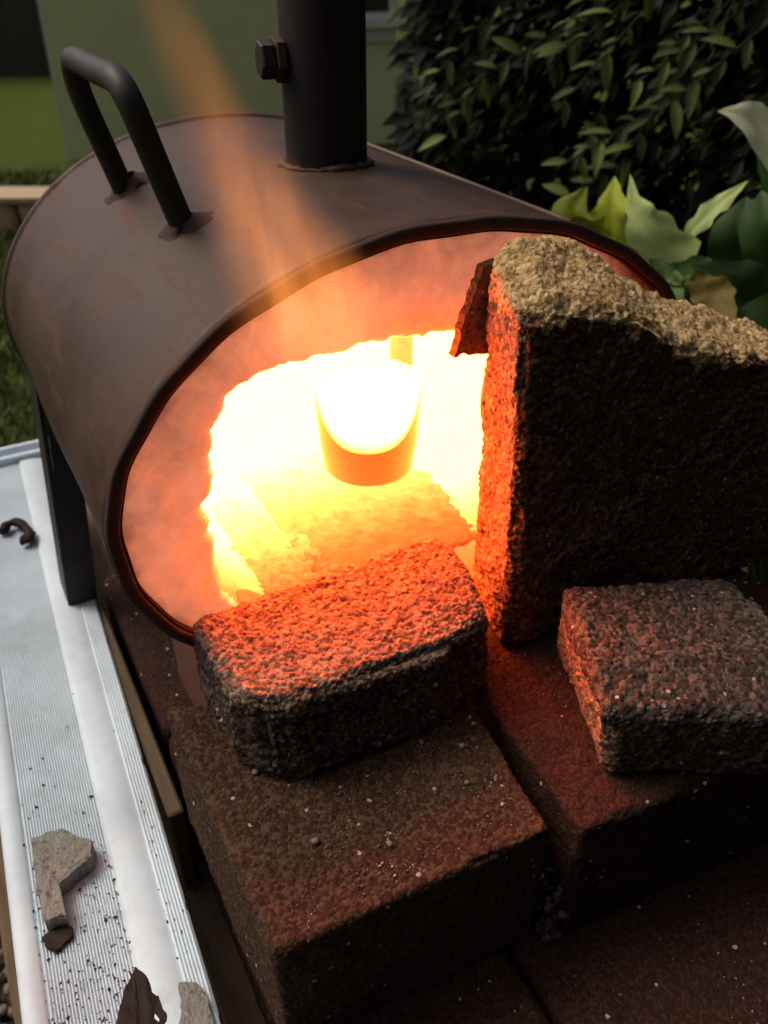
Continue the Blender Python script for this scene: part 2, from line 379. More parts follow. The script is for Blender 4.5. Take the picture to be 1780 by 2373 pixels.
idx = np.arange(N_ * N_).reshape(N_, N_)
build('lawn', (V, np.stack([idx[:-1, :-1].ravel(), idx[1:, :-1].ravel(), idx[1:, 1:].ravel(), idx[:-1, 1:].ravel()], 1)), M['ground'], ang=0, kind='structure')
# gravel bed under and around the work table
nx, ny = 60, 60
X_, Y_ = np.meshgrid(np.linspace(-2.3, 9.0, nx), np.linspace(-2.5, 2.75, ny), indexing='ij')
V = np.stack([X_.ravel(), Y_.ravel(), np.full(X_.size, -ZG + 0.07)], 1); V[:, 2] += 0.03 * fbm(V, 2, 3, 4)
V[:, 1] += 0.08 * nz1(V[:, 0] * 3, 2)
idx = np.arange(nx * ny).reshape(nx, ny)
build('gravel_bed', (V, np.stack([idx[:-1, :-1].ravel(), idx[1:, :-1].ravel(), idx[1:, 1:].ravel(), idx[:-1, 1:].ravel()], 1)), M['soil'], ang=0, kind='structure')
# gravel pebbles (uncountable)
def ico():
    t = (1 + 5 ** .5) / 2; v = np.array([(-1, t, 0), (1, t, 0), (-1, -t, 0), (1, -t, 0), (0, -1, t), (0, 1, t), (0, -1, -t), (0, 1, -t), (t, 0, -1), (t, 0, 1), (-t, 0, -1), (-t, 0, 1)], float)
    f = np.array([(0, 11, 5), (0, 5, 1), (0, 1, 7), (0, 7, 10), (0, 10, 11), (1, 5, 9), (5, 11, 4), (11, 10, 2), (10, 7, 6), (7, 1, 8), (3, 9, 4), (3, 4, 2), (3, 2, 6), (3, 6, 8), (3, 8, 9), (4, 9, 5), (2, 4, 11), (6, 2, 10), (8, 6, 7), (9, 8, 1)])
    return v / np.linalg.norm(v[0]), f
IV, IF = ico()
def scatter_pebbles(P, size, flat=0.7, jag=0.25, seed=1):
    rs = np.random.RandomState(seed); n = len(P); sz = np.asarray(size) * np.ones(n)
    V = IV[None] * (1 + jag * rs.uniform(-1, 1, (n, 12, 1))) * rs.uniform(0.65, 1.25, (n, 1, 3)) * sz[:, None, None]
    a = rs.uniform(0, 6.28, n); c, s_ = np.cos(a)[:, None], np.sin(a)[:, None]
    V = np.stack([V[..., 0] * c - V[..., 1] * s_, V[..., 0] * s_ + V[..., 1] * c, V[..., 2] * flat], 2) + np.asarray(P)[:, None]
    Fc = (IF[None] + (np.arange(n) * 12)[:, None, None]).reshape(-1, 3)
    return V.reshape(-1, 3), Fc
def pebmat():
    m = Mt('gravel_pebble'); c = m.sep(m.vor(60, 1))[0]
    m.set(Base_Color=m.ramp(c, [(0, (0.03, 0.025, 0.016)), (0.6, (0.10, 0.08, 0.05)), (1, (0.22, 0.18, 0.12))]), Roughness=0.9); m.bump(m.noise(300, 3), 0.4, 0.001); return m.m
M['pebble'] = pebmat()
n = 5200; P = np.stack([RS.uniform(-2.2, -0.5, n), RS.uniform(0.2, 2.6, n), np.full(n, -ZG + 0.085)], 1); P[:, 2] += RS.uniform(-0.01, 0.03, n)
build('gravel', scatter_pebbles(P, RS.uniform(0.008, 0.026, n), seed=3), M['pebble'], ang=0, kind='stuff', label='dark brown gravel pebbles on the ground below the table')
# grass blades
def grass(n, xr, yr, h, w, seed):
    rs = np.random.RandomState(seed); x = rs.uniform(*xr, n); y = rs.uniform(*yr, n); a = rs.uniform(0, 6.28, n); hh = h * rs.uniform(0.5, 1.3, n)
    lx, ly = rs.normal(0, .5, n) * hh, rs.normal(0, .5, n) * hh; z = np.full(n, -ZG); wx, wy = np.cos(a) * w, np.sin(a) * w
    V = np.stack([np.stack([x - wx, y - wy, z], 1), np.stack([x + wx, y + wy, z], 1), np.stack([x + lx * .4 + wx * .6, y + ly * .4 + wy * .6, z + hh * .6], 1), np.stack([x + lx * .4 - wx * .6, y + ly * .4 - wy * .6, z + hh * .6], 1), np.stack([x + lx, y + ly, z + hh], 1)], 1)
    k = (np.arange(n) * 5)[:, None]; F1 = np.array([[0, 1, 2], [0, 2, 3], [3, 2, 4]])
    return V.reshape(-1, 3), (F1[None] + k[:, :, None]).reshape(-1, 3)
def grassmat():
    m = Mt('grass_blade'); m.set(Base_Color=m.ramp(m.noise(3, 5, 0.7), [(0.35, (0.05, 0.085, 0.012)), (0.6, (0.12, 0.15, 0.022)), (0.8, (0.15, 0.13, 0.035))]), Roughness=0.7); return m.m
M['grass'] = grassmat()
build('grass', grass(42000, (-6.5, -1.0), (2.6, 13.0), 0.13, 0.010, 5), M['grass'], ang=0, kind='stuff', label='short green lawn grass behind the forge')

# ---- shed with pale green walls
def wallmat(name, c):
    m = Mt(name); n = m.noise(3, 4, 0.6); f = m.noise(90, 3, 0.6); col = m.mix(n, c, tuple(x * 0.8 for x in c)); col = m.mix(0.3, col, m.ramp(f, [(0.3, 0.6), (0.7, 1.0)]), 'MULTIPLY')
    m.set(Base_Color=col, Roughness=0.75); m.bump(f, 0.15, 0.003); return m.m
M['wall'] = wallmat('pale_green_wall_paint', (0.90, 0.86, 0.38)); M['trim'] = wallmat('white_trim_paint', (0.82, 0.82, 0.62))
M['tancap'] = wallmat('tan_cap', (0.55, 0.42, 0.26)); M['dark'] = wallmat('dark_brown_boards', (0.03, 0.024, 0.018)); M['roof'] = wallmat('dark_roof', (0.05, 0.045, 0.04))
P0 = (-4.84, 13.9); A16 = math.radians(16.5)
shed = thing('shed', 'pale green painted shed with cream corner trim across the lawn', 'shed', (0, 0, -ZG), 0)
def wf(u, v, z): return (P0[0] + u * math.cos(A16) - v * math.sin(A16), P0[1] + u * math.sin(A16) + v * math.cos(A16), z)   # wall frame
def wbox(u0, u1, v0, v1, z0, z1):
    V, Fc = box(u0, u1, v0, v1, z0, z1); return [wf(*p) for p in V], Fc
build('wall', wbox(0, 5.25, 0, 9.8, -ZG, 3.2), M['wall'], shed)
build('corner_trim', wbox(-0.05, 0.0, 0.0, 0.42, -ZG, 3.2), M['trim'], shed, label='cream trim on the far side of the shed corner')
build('corner_trim', wbox(-0.05, 0.0, 9.38, 9.85, -ZG, 3.2), M['trim'], shed)
build('roof', wbox(-0.4, 5.7, -0.4, 10.2, 3.2, 3.4), M['roof'], shed)
sill = build('window_sill', wbox(4.2, 5.3, -0.22, -0.002, -0.08, 0.02), M['trim'], shed)
sub(sill, 'apron', wbox(4.28, 5.22, -0.08, -0.002, -0.28, -0.083), M['trim'])
wnf = build('window', wbox(4.25, 5.2, -0.05, -0.002, 0.023, 1.6), M['trim'], shed)
mg = Mt('dark_window_glass'); mg.set(Base_Color=(0.02, 0.025, 0.02), Roughness=0.1); M['glass'] = mg.m
sub(wnf, 'pane', wbox(4.34, 5.11, -0.056, -0.052, 0.12, 1.5), M['glass'])
# dark fence far left
fence = thing('board_fence', 'dark brown board fence beyond the lawn at the far left', 'fence', (0, 0, -ZG), 0)
for i in range(14):
    x = -18.5 + i * 0.92; build('board', box(x, x + 0.86, 24.0 + 0.03 * (i % 2), 24.12 + 0.03 * (i % 2), -ZG, 3.5 + 0.05 * (i % 3)), M['dark'], fence)
build('rail', box(-18.6, -5.6, 24.16, 24.35, 0.6, 0.9), M['dark'], fence)
# low garden wall behind the forge on the left
gw = thing('garden_wall', 'low brown block wall with pale cap between forge and lawn', 'wall', (-4.2, 9.95, -ZG), 0)
for i in range(4):
    build('block', rough_block([(x, y, z) for z in (-ZG, -1.43) for x, y in ((-6.0 + i * .62, 9.85), (-5.42 + i * .62, 9.85), (-5.42 + i * .62, 10.3), (-6.0 + i * .62, 10.3))], 0.09, 0.03, disp=concrete_disp(0.03, 0.02, 0, 30, i)), M['stone_tan'], gw, smooth=True)
build('cap', box(-6.05, -3.45, 9.8, 10.35, -1.42, -1.36), M['tancap'], gw)

# ---- hedge: dense shrub wall on the right, individual leaves in front of a dark inner mass
def leaf_cloud(n, L, W, cen, rot_fn, seed):
    """joined leaves: simple 2-quad folded leaves"""
    rs = np.random.RandomState(seed); base = np.array([(0, 0, 0), (-.5, .45, .06), (0, .5, -.03), (.5, .45, .06), (0, 1, -.15)]); Ff = np.array([[0, 2, 1], [0, 3, 2], [1, 2, 4], [2, 3, 4]])
    V = np.repeat(base[None], n, 0) * np.array([W, L, L]); V *= rs.uniform(0.7, 1.3, (n, 1, 1)); R_ = rot_fn(n, rs)
    V = np.einsum('nij,nkj->nki', R_, V) + cen[:, None]
    return V.reshape(-1, 3), (Ff[None] + (np.arange(n) * 5)[:, None, None]).reshape(-1, 3)
def frames(dirs, ups):
    d = dirs / np.linalg.norm(dirs, axis=1)[:, None]; x = np.cross(d, ups); x /= np.linalg.norm(x, axis=1)[:, None] + 1e-9; z = np.cross(x, d)
    return np.stack([x, d, z], 2)
def droopy(n, rs):
    d = np.stack([rs.normal(-0.75, .45, n), rs.normal(-.2, .4, n), rs.normal(-0.55, .35, n)], 1); u = np.stack([rs.normal(-.2, .4, n), rs.normal(-.5, .4, n), rs.normal(1, .3, n)], 1); return frames(d, u)
hedge = thing('climbing_shrub', 'tall dark leafy shrub with drooping pointed leaves behind the chimney', 'shrub', (2.2, 5.2, -ZG), 0)
def hedge_front(x, z): return 4.6 + 0.25 * np.sin(x * 2.1 + z) + 0.35 * nz1(x * 1.7 + z * 2.3, 3) - 0.35 * np.clip(x - 0.8, 0, 1.5)
n = 26000; x = RS.uniform(0.15, 5.5, n); z = RS.uniform(-1.8, 2.6, n); y = hedge_front(x, z) + 0.12 + np.abs(RS.normal(0, .55, n))
x += 0.08 * nz1(z * 4, 8)
# unseen hedge added at the right and behind the camera to block sky light
def added_hedge(p0, p1, th, z1, nseg, seed):
    p0, p1 = np.array(p0), np.array(p1); d = (p1 - p0) / np.linalg.norm(p1 - p0); q = np.array([-d[1], d[0]])
    c = [p0 - q * th, p1 - q * th, p1 + q * th, p0 + q * th]
    return rough_block([(a, b, zz) for zz in (-ZG, z1) for a, b in c], 0.09, 0.3, disp=lambda X, P, Nn: 0.22 * fbm(X, 2.2, 3, seed) + 0.07 * fbm(X, 13, 2, seed))
for k, (a, b) in enumerate([((5.2, 5.6), (4.2, -2.6)), ((4.8, -2.4), (-1.4, -2.4))]):
    V, Fc = added_hedge(a, b, 0.45, 4.7, 0, 150 + k); build('added_hedge_core', (V, Fc), M['hedge_deep'], hedge, kind='stuff', smooth=True)
    m_ = 9000; t_ = RS.rand(m_)[:, None]; c_ = np.array(a) * (1 - t_) + np.array(b) * t_ + RS.uniform(-.6, .6, (m_, 2)); build('added_hedge_leaves', leaf_cloud(m_, 0.18, 0.08, np.concatenate([c_, RS.uniform(-1.7, 5.0, (m_, 1))], 1), droopy, 90 + k), M['hedge_leaf'], hedge, kind='stuff')
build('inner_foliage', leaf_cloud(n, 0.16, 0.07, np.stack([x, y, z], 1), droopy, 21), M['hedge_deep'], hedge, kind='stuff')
lm = [mesh('leaf', np.array(leaf_geo(0.17 * k, 0.058 * k, 0.2, 0.03)[0]) * S, leaf_geo()[1], True) for k in (0.45, 0.7, 0.95)]
for q in lm: q.materials.append(M['hedge_leaf'])
rs = np.random.RandomState(40); cnt = 0
hb = np.array(hedge['b']); stems = []
while cnt < 296:
    u0 = rs.uniform(0.25, 2.6); z0 = rs.uniform(-0.45, 1.25)
    if u0 < 1.0 and rs.rand() < 0.35: continue
    y0 = float(hedge_front(np.array([u0]), np.array([z0]))[0]) - rs.uniform(-0.05, 0.2)
    d = np.array([rs.normal(-.6, .3), rs.normal(-.25, .15), rs.normal(-.5, .3)]); d /= np.linalg.norm(d)
    k = rs.randint(4, 9); stems.append(tube([tuple(np.array([u0, y0, z0]) - d * .2), tuple(np.array([u0, y0, z0]) + d * 0.065 * k)], 0.004, 5))
    for j in range(k):
        if cnt >= 296: break
        c = np.array([u0, y0, z0]) + d * 0.065 * j; side = 1 if j % 2 else -1
        ld = d * 0.6 + np.cross(d, (0, -1, 0.3)) * side * 0.55 + rs.normal(0, .12, 3); R_ = frames(ld[None], np.array([[-.1, -.55, 1.0]]) + rs.normal(0, .2, (1, 3)))[0]
        o = bpy.data.objects.new('leaf', lm[rs.choice(3, p=(.35, .4, .25))]); COL.objects.link(o); o.parent = hedge
        o.matrix_local = Matrix.Translation(Vector((c - hb) * S)) @ Matrix([list(r) for r in R_]).to_4x4(); cnt += 1
mb = Mt('twig_bark'); mb.set(Base_Color=(0.05, 0.035, 0.022), Roughness=0.9); M['bark'] = mb.m
n = 3200; x = RS.uniform(0.2, 3.2, n); z = RS.uniform(-1.4, 1.6, n); kp = fbm(np.stack([x, z, x * 0], 1), 2.6, 3, 66) > -0.02; x, z = x[kp], z[kp]; y = hedge_front(x, z) + RS.uniform(-.12, .12, len(x))
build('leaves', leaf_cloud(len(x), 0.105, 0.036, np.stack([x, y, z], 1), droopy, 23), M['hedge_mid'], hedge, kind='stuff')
V, Fc = join(*stems); build('twigs', (V, Fc), M['bark'], hedge, kind='stuff')
build('trunk', tube([(2.2, 5.9, -ZG), (2.25, 6.0, -0.6), (2.1, 5.95, 0.8), (2.2, 6.0, 1.9)], [0.09, 0.07, 0.055, 0.03], 10), M['bark'], hedge, smooth=True)

# ---- broad-leaved plants on the right
def ribbon_leaf(pts, widths, nrm, fold=0.25, wav=0.0, n=14, seed=0, ms=None):
    """broad leaf along a polyline (layout units); nrm = facing direction of blade"""
    P = np.array(pts, float); t = np.linspace(0, 1, len(P)); T = np.linspace(0, 1, n + 1)
    # smooth interpolation
    Q = np.stack([np.interp(T, t, P[:, k]) for k in range(3)], 1)
    for _ in range(3): Q[1:-1] = (Q[:-2] + 2 * Q[1:-1] + Q[2:]) / 4
    w = np.interp(T, np.linspace(0, 1, len(widths)), widths); V = []; nrm = np.array(nrm, float)
    rs = np.random.RandomState(seed)
    cols = 8
    for i in range(n + 1):
        d = Q[min(i + 1, n)] - Q[max(i - 1, 0)]; d /= np.linalg.norm(d); sx = np.cross(d, nrm); sx /= np.linalg.norm(sx); up = np.cross(sx, d)
        for k in range(cols + 1):
            a = (k / cols * 2 - 1); rp = 0.10 * abs(math.sin(a * 9)) * w[i] * 0.3
            V.append(Q[i] + sx * a * w[i] * (1 + wav * .6 * math.sin(i * 1.9 + seed + (a > 0) * 2)) + up * (fold * abs(a) * w[i] * 1.0 - fold * a * a * w[i] * 0.5 + rp + wav * w[i] * abs(a) * math.sin(i * 1.3 + seed + 3 * a)))
    Fc = [(i * (cols + 1) + k, i * (cols + 1) + k + 1, (i + 1) * (cols + 1) + k + 1, (i + 1) * (cols + 1) + k) for i in range(n) for k in range(cols)]
    return np.array(V), Fc
M['hosta_y'] = leafmat('yellow_green_leaf', (0.46, 0.56, 0.03), (0.60, 0.66, 0.06), 60)
M['hosta_p'] = leafmat('pale_green_leaf', (0.50, 0.66, 0.20), (0.66, 0.78, 0.34), 60)
M['hosta_d'] = leafmat('dark_green_leaf', (0.05, 0.13, 0.02), (0.09, 0.18, 0.04), 50)
M['petal'] = leafmat('cream_leaf', (0.80, 0.86, 0.52), (0.88, 0.90, 0.66), 40)
M['brownleaf'] = leafmat('spotted_yellow_leaf', (0.38, 0.30, 0.03), (0.16, 0.06, 0.015), None)
TH = math.radians(33.9)
def pt(u, v, y):
    """point of the view line through reference pixel (u, v) at layout depth y"""
    a = (u - 890) / 1960.; b = -(v - 1186.5) / 1960.; d = np.array([a, math.cos(TH) + b * math.sin(TH), -math.sin(TH) + b * math.cos(TH)])
    return np.array([0, 0, 1.0]) + d * (y / d[1])
def plant(name, label, root, leaves):
    p = thing(name, label, 'plant', root, 0)
    st = []
    for i, (px, wd, nm, mat_, wav, lab) in enumerate(leaves):
        P = [pt(*q) for q in px]; build('leaf', ribbon_leaf(P, [w for w in wd], nm, 0.3, wav, seed=i), mat_, p, smooth=True, label=lab)
        r0 = np.array(root); mid = (r0 + P[0]) / 2 + np.array([(P[0] - r0)[0] * .2, 0, 0.15]); st.append(tube([tuple(r0 + np.array([.02 * i, 0, 0])), tuple(mid), tuple(P[0])], [0.02, 0.014, 0.010], 7))
    for s_ in st: build('stalk', s_, M['hosta_d'], p, smooth=True)
F_ = (-.5, -.75, .8)
plant('broadleaf_plant', 'yellow green lobed leaves standing right behind the curved forge shell', (0.95, 2.75, -ZG), [
    ([(1400, 640, 2.55), (1345, 560, 2.5), (1318, 500, 2.5), (1362, 432, 2.5)], [0.05, 0.085, 0.075, 0.0], F_, M['hosta_y'], .3, None),
    ([(1430, 640, 2.6), (1408, 540, 2.55), (1420, 470, 2.55), (1425, 408, 2.6)], [0.04, 0.075, 0.045, 0.0], F_, M['hosta_y'], .25, None),
    ([(1460, 690, 2.5), (1480, 620, 2.5), (1430, 570, 2.5)], [0.06, 0.09, 0.0], F_, M['hosta_y'], .2, None)])
plant('pointed_leaf_plant', 'pale green pointed leaves with long twisted tips between two broad plants', (1.2, 2.6, -ZG), [
    ([(1620, 680, 2.4), (1560, 600, 2.35), (1495, 525, 2.35), (1468, 470, 2.4), (1460, 402, 2.45)], [0.03, 0.075, 0.06, 0.022, 0.0], F_, M['hosta_p'], .3, 'pale leaf with a long upright tip'),
    ([(1580, 570, 2.5), (1615, 520, 2.45), (1670, 470, 2.45), (1735, 418, 2.5)], [0.01, 0.03, 0.028, 0.0], F_, M['hosta_p'], .25, None),
    ([(1560, 620, 2.3), (1530, 660, 2.3), (1560, 730, 2.2)], [0.05, 0.08, 0.03], F_, M['hosta_d'], .2, None),
    ([(1640, 600, 2.35), (1590, 650, 2.3), (1590, 760, 2.2)], [0.02, 0.08, 0.07], F_, M['hosta_d'], .15, None),
    ([(1600, 640, 2.25), (1655, 690, 2.2), (1700, 745, 2.1)], [0.02, 0.06, 0.01], F_, M['brownleaf'], .2, 'leaf spotted yellow and brown')])
plant('large_leaf_plant', 'dark green plant with big oval leaves at the right edge', (1.75, 2.9, -ZG), [
    ([(1800, 700, 2.5), (1730, 620, 2.45), (1715, 530, 2.45), (1730, 455, 2.55)], [0.04, 0.10, 0.09, 0.0], F_, M['hosta_d'], .1, None),
    ([(1860, 700, 2.45), (1800, 600, 2.4), (1775, 520, 2.4), (1765, 440, 2.5)], [0.03, 0.09, 0.08, 0.0], F_, M['hosta_d'], .1, None),
    ([(1840, 800, 2.3), (1760, 720, 2.25), (1690, 660, 2.25), (1600, 610, 2.3)], [0.05, 0.11, 0.08, 0.0], F_, M['hosta_d'], .12, None),
    ([(1900, 820, 2.2), (1820, 760, 2.2), (1760, 770, 2.1), (1700, 800, 2.0)], [0.05, 0.12, 0.08, 0.0], F_, M['hosta_d'], .1, None)])
plant('curled_leaf_plant', 'cream white curled leaf hanging before the dark shrub at right', (1.9, 3.0, -ZG), [
    ([(1840, 420, 2.55), (1790, 345, 2.5), (1745, 285, 2.45), (1705, 262, 2.45), (1662, 258, 2.45)], [0.075, 0.085, 0.065, 0.028, 0.0], (-.5, -.8, .9), M['petal'], .08, None),
    ([(1850, 480, 2.6), (1790, 400, 2.6), (1750, 340, 2.6)], [0.05, 0.05, 0.0], F_, M['hosta_d'], .1, None)])

# ================================================================== BENCH, PLANK, COURSE
mw = Mt('weathered_timber'); w = mw.noise(20, 5, 0.6, mw.scale((6, 0.7, 6))); mw.set(Base_Color=mw.ramp(w, [(0.3, (0.07, 0.045, 0.025)), (0.7, (0.16, 0.10, 0.055))]), Roughness=0.85); mw.bump(w, 0.4, 0.003); M['wood'] = mw.m
mw = Mt('tan_board'); w = mw.noise(25, 5, 0.6, mw.scale((5, 0.7, 5))); mw.set(Base_Color=mw.ramp(w, [(0.3, (0.07, 0.045, 0.022)), (0.7, (0.12, 0.08, 0.042))]), Roughness=0.8); mw.bump(w, 0.3, 0.002); M['tan'] = mw.m
table = thing('work_table', 'rough timber work table carrying the forge and the pavers', 'table', (0.6, 1.2, -ZG))
for i in range(6): build('plank', box(-0.22 + i * 0.31, 0.08 + i * 0.31, -0.25, 2.55, -0.58, -0.505, 0.006), M['wood'], table)
for x in (-0.15, 1.52):
    for y in (-0.1, 2.35): build('leg', box(x, x + 0.09, y, y + 0.09, -ZG, -0.583), M['wood'], table)
build('support_block', box(-0.14, 0.06, 0.3, 0.5, -0.50, -0.318), M['wood'], table)
build('support_block', box(-0.14, 0.06, 2.1, 2.3, -0.50, -0.318), M['wood'], table)
tb = build('tan_board', box(0.104, 0.132, 1.0, 2.4, -0.50, -0.268, 0.004), M['tan'], base=(0.12, 1.4, -0.5), label='tan board standing on edge between the ribbed plank and the forge', cat='board')

# ribbed white plank: profile across r, extruded along n with a chipped right edge
def plank_geo():
    prof = [(-0.165, -0.305), (-0.165, -0.262), (-0.160, -0.258), (-0.134, -0.258), (-0.130, -0.263)]
    k = 26
    for i in range(k):
        x = -0.128 + i * (0.120 / k); prof += [(x, -0.267), (x + 0.0012, -0.2620), (x + 0.0030, -0.2620), (x + 0.0038, -0.267)]
    prof += [(-0.006, -0.264), (-0.002, -0.258), (0.004, -0.256), (0.030, -0.2565), (0.050, -0.259), (0.055, -0.262)]
    k = 6
    for i in range(k):
        x = 0.056 + i * 0.0052; prof += [(x, -0.262), (x + 0.0012, -0.2585), (x + 0.003, -0.2585), (x + 0.0042, -0.262)]
    prof += [(0.0885, -0.262), (0.0895, -0.275), (0.0895, -0.300)]
    prof = np.array(prof); ys = np.concatenate([np.linspace(0.2, 1.7, 260), np.linspace(1.71, 2.395, 30)])
    rs = np.random.RandomState(5); notch = np.clip(nz1(ys * 38, 9) - 0.25, 0, 1) * 0.010 + np.clip(nz1(ys * 11, 19) - 0.5, 0, 1) * 0.016
    V = []; npf = len(prof)
    for j, y in enumerate(ys):
        P = prof.copy(); P[:, 0] = np.minimum(P[:, 0], 0.0895 - notch[j] * (P[:, 0] > 0.06)); sk = (y - 1.0) * 0.045   # plank lies turned a little against the forge
        P[:, 0] += -0.0 + sk * 1.0 + 0.002
        P[:, 1] += 0.003 * math.sin(y * 2)
        for a, b in P: V.append((a, y, b))
    idx = np.arange(len(ys) * npf).reshape(len(ys), npf)
    Fc = np.stack([idx[:-1, :-1].ravel(), idx[:-1, 1:].ravel(), idx[1:, 1:].ravel(), idx[1:, :-1].ravel()], 1)
    return np.array(V), Fc
mp = Mt('white_aluminium'); d = mp.noise(8, 6, 0.65); col = mp.ramp(d, [(0.35, (0.52, 0.60, 0.67)), (0.6, (0.66, 0.76, 0.85))])
col = mp.mix(mp.ramp(mp.noise(40, 6, 0.7), [(0.55, 0.0), (0.8, 0.4)]), col, (0.32, 0.29, 0.25))
mp.set(Base_Color=col, Roughness=0.5, Metallic=0.0); mp.bump(mp.noise(300, 3), 0.1, 0.0006); M['alu'] = mp.m
pl = thing('ribbed_plank', 'long white ribbed aluminium plank running along the left of the forge', 'plank', (-0.04, 1.0, -0.3))
build('deck', plank_geo(), M['alu'], pl)
build('end_lip', box(-0.13, 0.17, 2.399, 2.418, -0.30, -0.245, 0.003), M['alu'], pl)
build('end_lip', box(-0.13, 0.17, 2.44, 2.458, -0.30, -0.235, 0.003), M['alu'], pl)
build('end_web', box(-0.128, 0.168, 2.4185, 2.4395, -0.30, -0.262), M['alu'], pl)

# lower course of paving blocks
def paver(c, z0, z1, mat_, name, label, base, step=0.008, seed=0, rnd=0.018, parent=None, chip=0.01, fine=1.0, cat='paving block', group=None):
    c8 = [(x, y, z) for z in (z0, z1) for x, y in c]
    return build(name, rough_block(c8, step, rnd, disp=concrete_disp(0.006 * fine, 0.0025, 0.0016, 130, seed, chip)), mat_, parent, base=base, smooth=True, label=label, cat=cat, group=group)
GP = 'lower course of dark paving blocks under the forge'
row = [(-0.02, 0.487), (0.498, 0.965), (0.975, 1.45)]
names = ['dark paving block in the bottom course under the left front block', 'dark red paving block in the bottom course at the lower right corner', 'dark paving block in the bottom course right of the frame edge']
for i, (a, b) in enumerate([(0.150, 0.487), (0.498, 1.02), (1.03, 1.45)]):
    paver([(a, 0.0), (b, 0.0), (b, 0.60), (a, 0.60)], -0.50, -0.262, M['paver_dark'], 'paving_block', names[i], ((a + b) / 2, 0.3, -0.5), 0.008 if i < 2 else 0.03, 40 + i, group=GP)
for i, (a, b) in enumerate([(0.150, 0.60), (0.61, 1.05)]):
    for j, (c, d) in enumerate([(0.61, 1.18), (1.19, 1.75)]):
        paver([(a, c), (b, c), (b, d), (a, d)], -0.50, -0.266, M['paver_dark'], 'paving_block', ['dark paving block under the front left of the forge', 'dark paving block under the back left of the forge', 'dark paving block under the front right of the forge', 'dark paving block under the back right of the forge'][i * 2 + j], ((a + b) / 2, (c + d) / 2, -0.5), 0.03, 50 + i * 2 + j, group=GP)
# two upper blocks
paver([(0.138, 0.540), (0.538, 0.525), (0.572, 0.80), (0.136, 0.990)], -0.260, 0.0, M['paver'], 'paving_block', 'brown paving block under the low front stone, its worn top lit orange', (0.35, 0.76, -0.26), 0.0042, 61, 0.011, group='upper paving blocks in front of the forge')
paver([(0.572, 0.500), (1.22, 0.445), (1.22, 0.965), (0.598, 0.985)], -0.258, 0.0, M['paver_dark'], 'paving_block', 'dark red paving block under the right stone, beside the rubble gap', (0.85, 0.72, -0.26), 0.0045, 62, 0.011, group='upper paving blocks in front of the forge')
# back filler brick between block and forge floor
paver([(0.20, 1.0), (1.05, 1.0), (1.05, 1.022), (0.20, 1.022)], -0.258, -0.11, M['paver_dark'], 'filler_strip', 'narrow dark brick strip below the forge mouth behind the front blocks', (0.6, 1.01, -0.258), 0.02, 63, 0.004, cat='brick')
mbk = Mt('dark_red_brick'); col = mbk.mix(mbk.noise(20, 5), (0.07, 0.016, 0.008), (0.12, 0.03, 0.015)); mbk.set(Base_Color=col, Roughness=0.9); mbk.bump(mbk.noise(120, 5), 0.6, 0.002); M['brick'] = mbk.m
for k, (a, b, c, d, lab) in enumerate([(0.22, 0.50, 1.09, 1.33, 'dark red brick propping the forge at its front left'), (0.55, 1.0, 1.04, 1.30, 'dark red brick propping the forge under its mouth'), (0.24, 0.95, 1.45, 1.72, 'dark red brick propping the back of the forge')]):
    z1 = -0.11 if k else -0.07
    build('support_brick', rough_block([(x, y, z) for z in (-0.262, z1) for x, y in ((a, c), (b, c), (b, d), (a, d))], 0.012, 0.01, disp=concrete_disp(0.004, 0.003, 0.001, 100, 70 + k)), M['brick'], base=((a + b) / 2, (c + d) / 2, -0.262), smooth=True, label=lab, cat='brick')

# ================================================================== FORGE
CR, CZ, EA, EB = 0.65, 0.289, 0.541, 0.389
N0, N1 = 1.03, 2.02
forge = thing('gas_forge', 'oval steel forge with bar handle, its mouth glowing white hot', 'forge', (CR, N0, CZ - EB))
def ell(a, b, th): return CR + a * math.cos(th), CZ + b * math.sin(th)
def shell_geo():
    seg = 180; V = []; Fc = []; T = 0.016
    prof = []   # (inset, n)
    prof += [(T, N0 + 0.06), (T, N0 + 0.004), (T - 0.003, N0), (0.003, N0), (0, N0 + 0.003)]
    ys = np.linspace(N0 + 0.02, N1 - 0.02, 26); prof += [(0, y) for y in ys] + [(0, N1 - 0.012), (-0.006, N1 - 0.010), (-0.007, N1), (0.0, N1 + 0.004), (0.02, N1 + 0.004)]
    for ins, y in prof:
        for k in range(seg):
            th = 2 * math.pi * k / seg; r, z = ell(EA - ins, EB - ins, th)
            dent = 0.0035 * float(math.sin(3 * th + y * 5) * math.sin(y * 7 + 2 * th)) if ins < 0.001 else 0
            V.append((r + dent * math.cos(th), y, z + dent * math.sin(th)))
    for i in range(len(prof) - 1):
        for k in range(seg):
            j = (k + 1) % seg; Fc.append((i * seg + k, i * seg + j, (i + 1) * seg + j, (i + 1) * seg + k))
    return V, Fc
shell = build('shell', shell_geo(), M['shell'], forge, smooth=True)
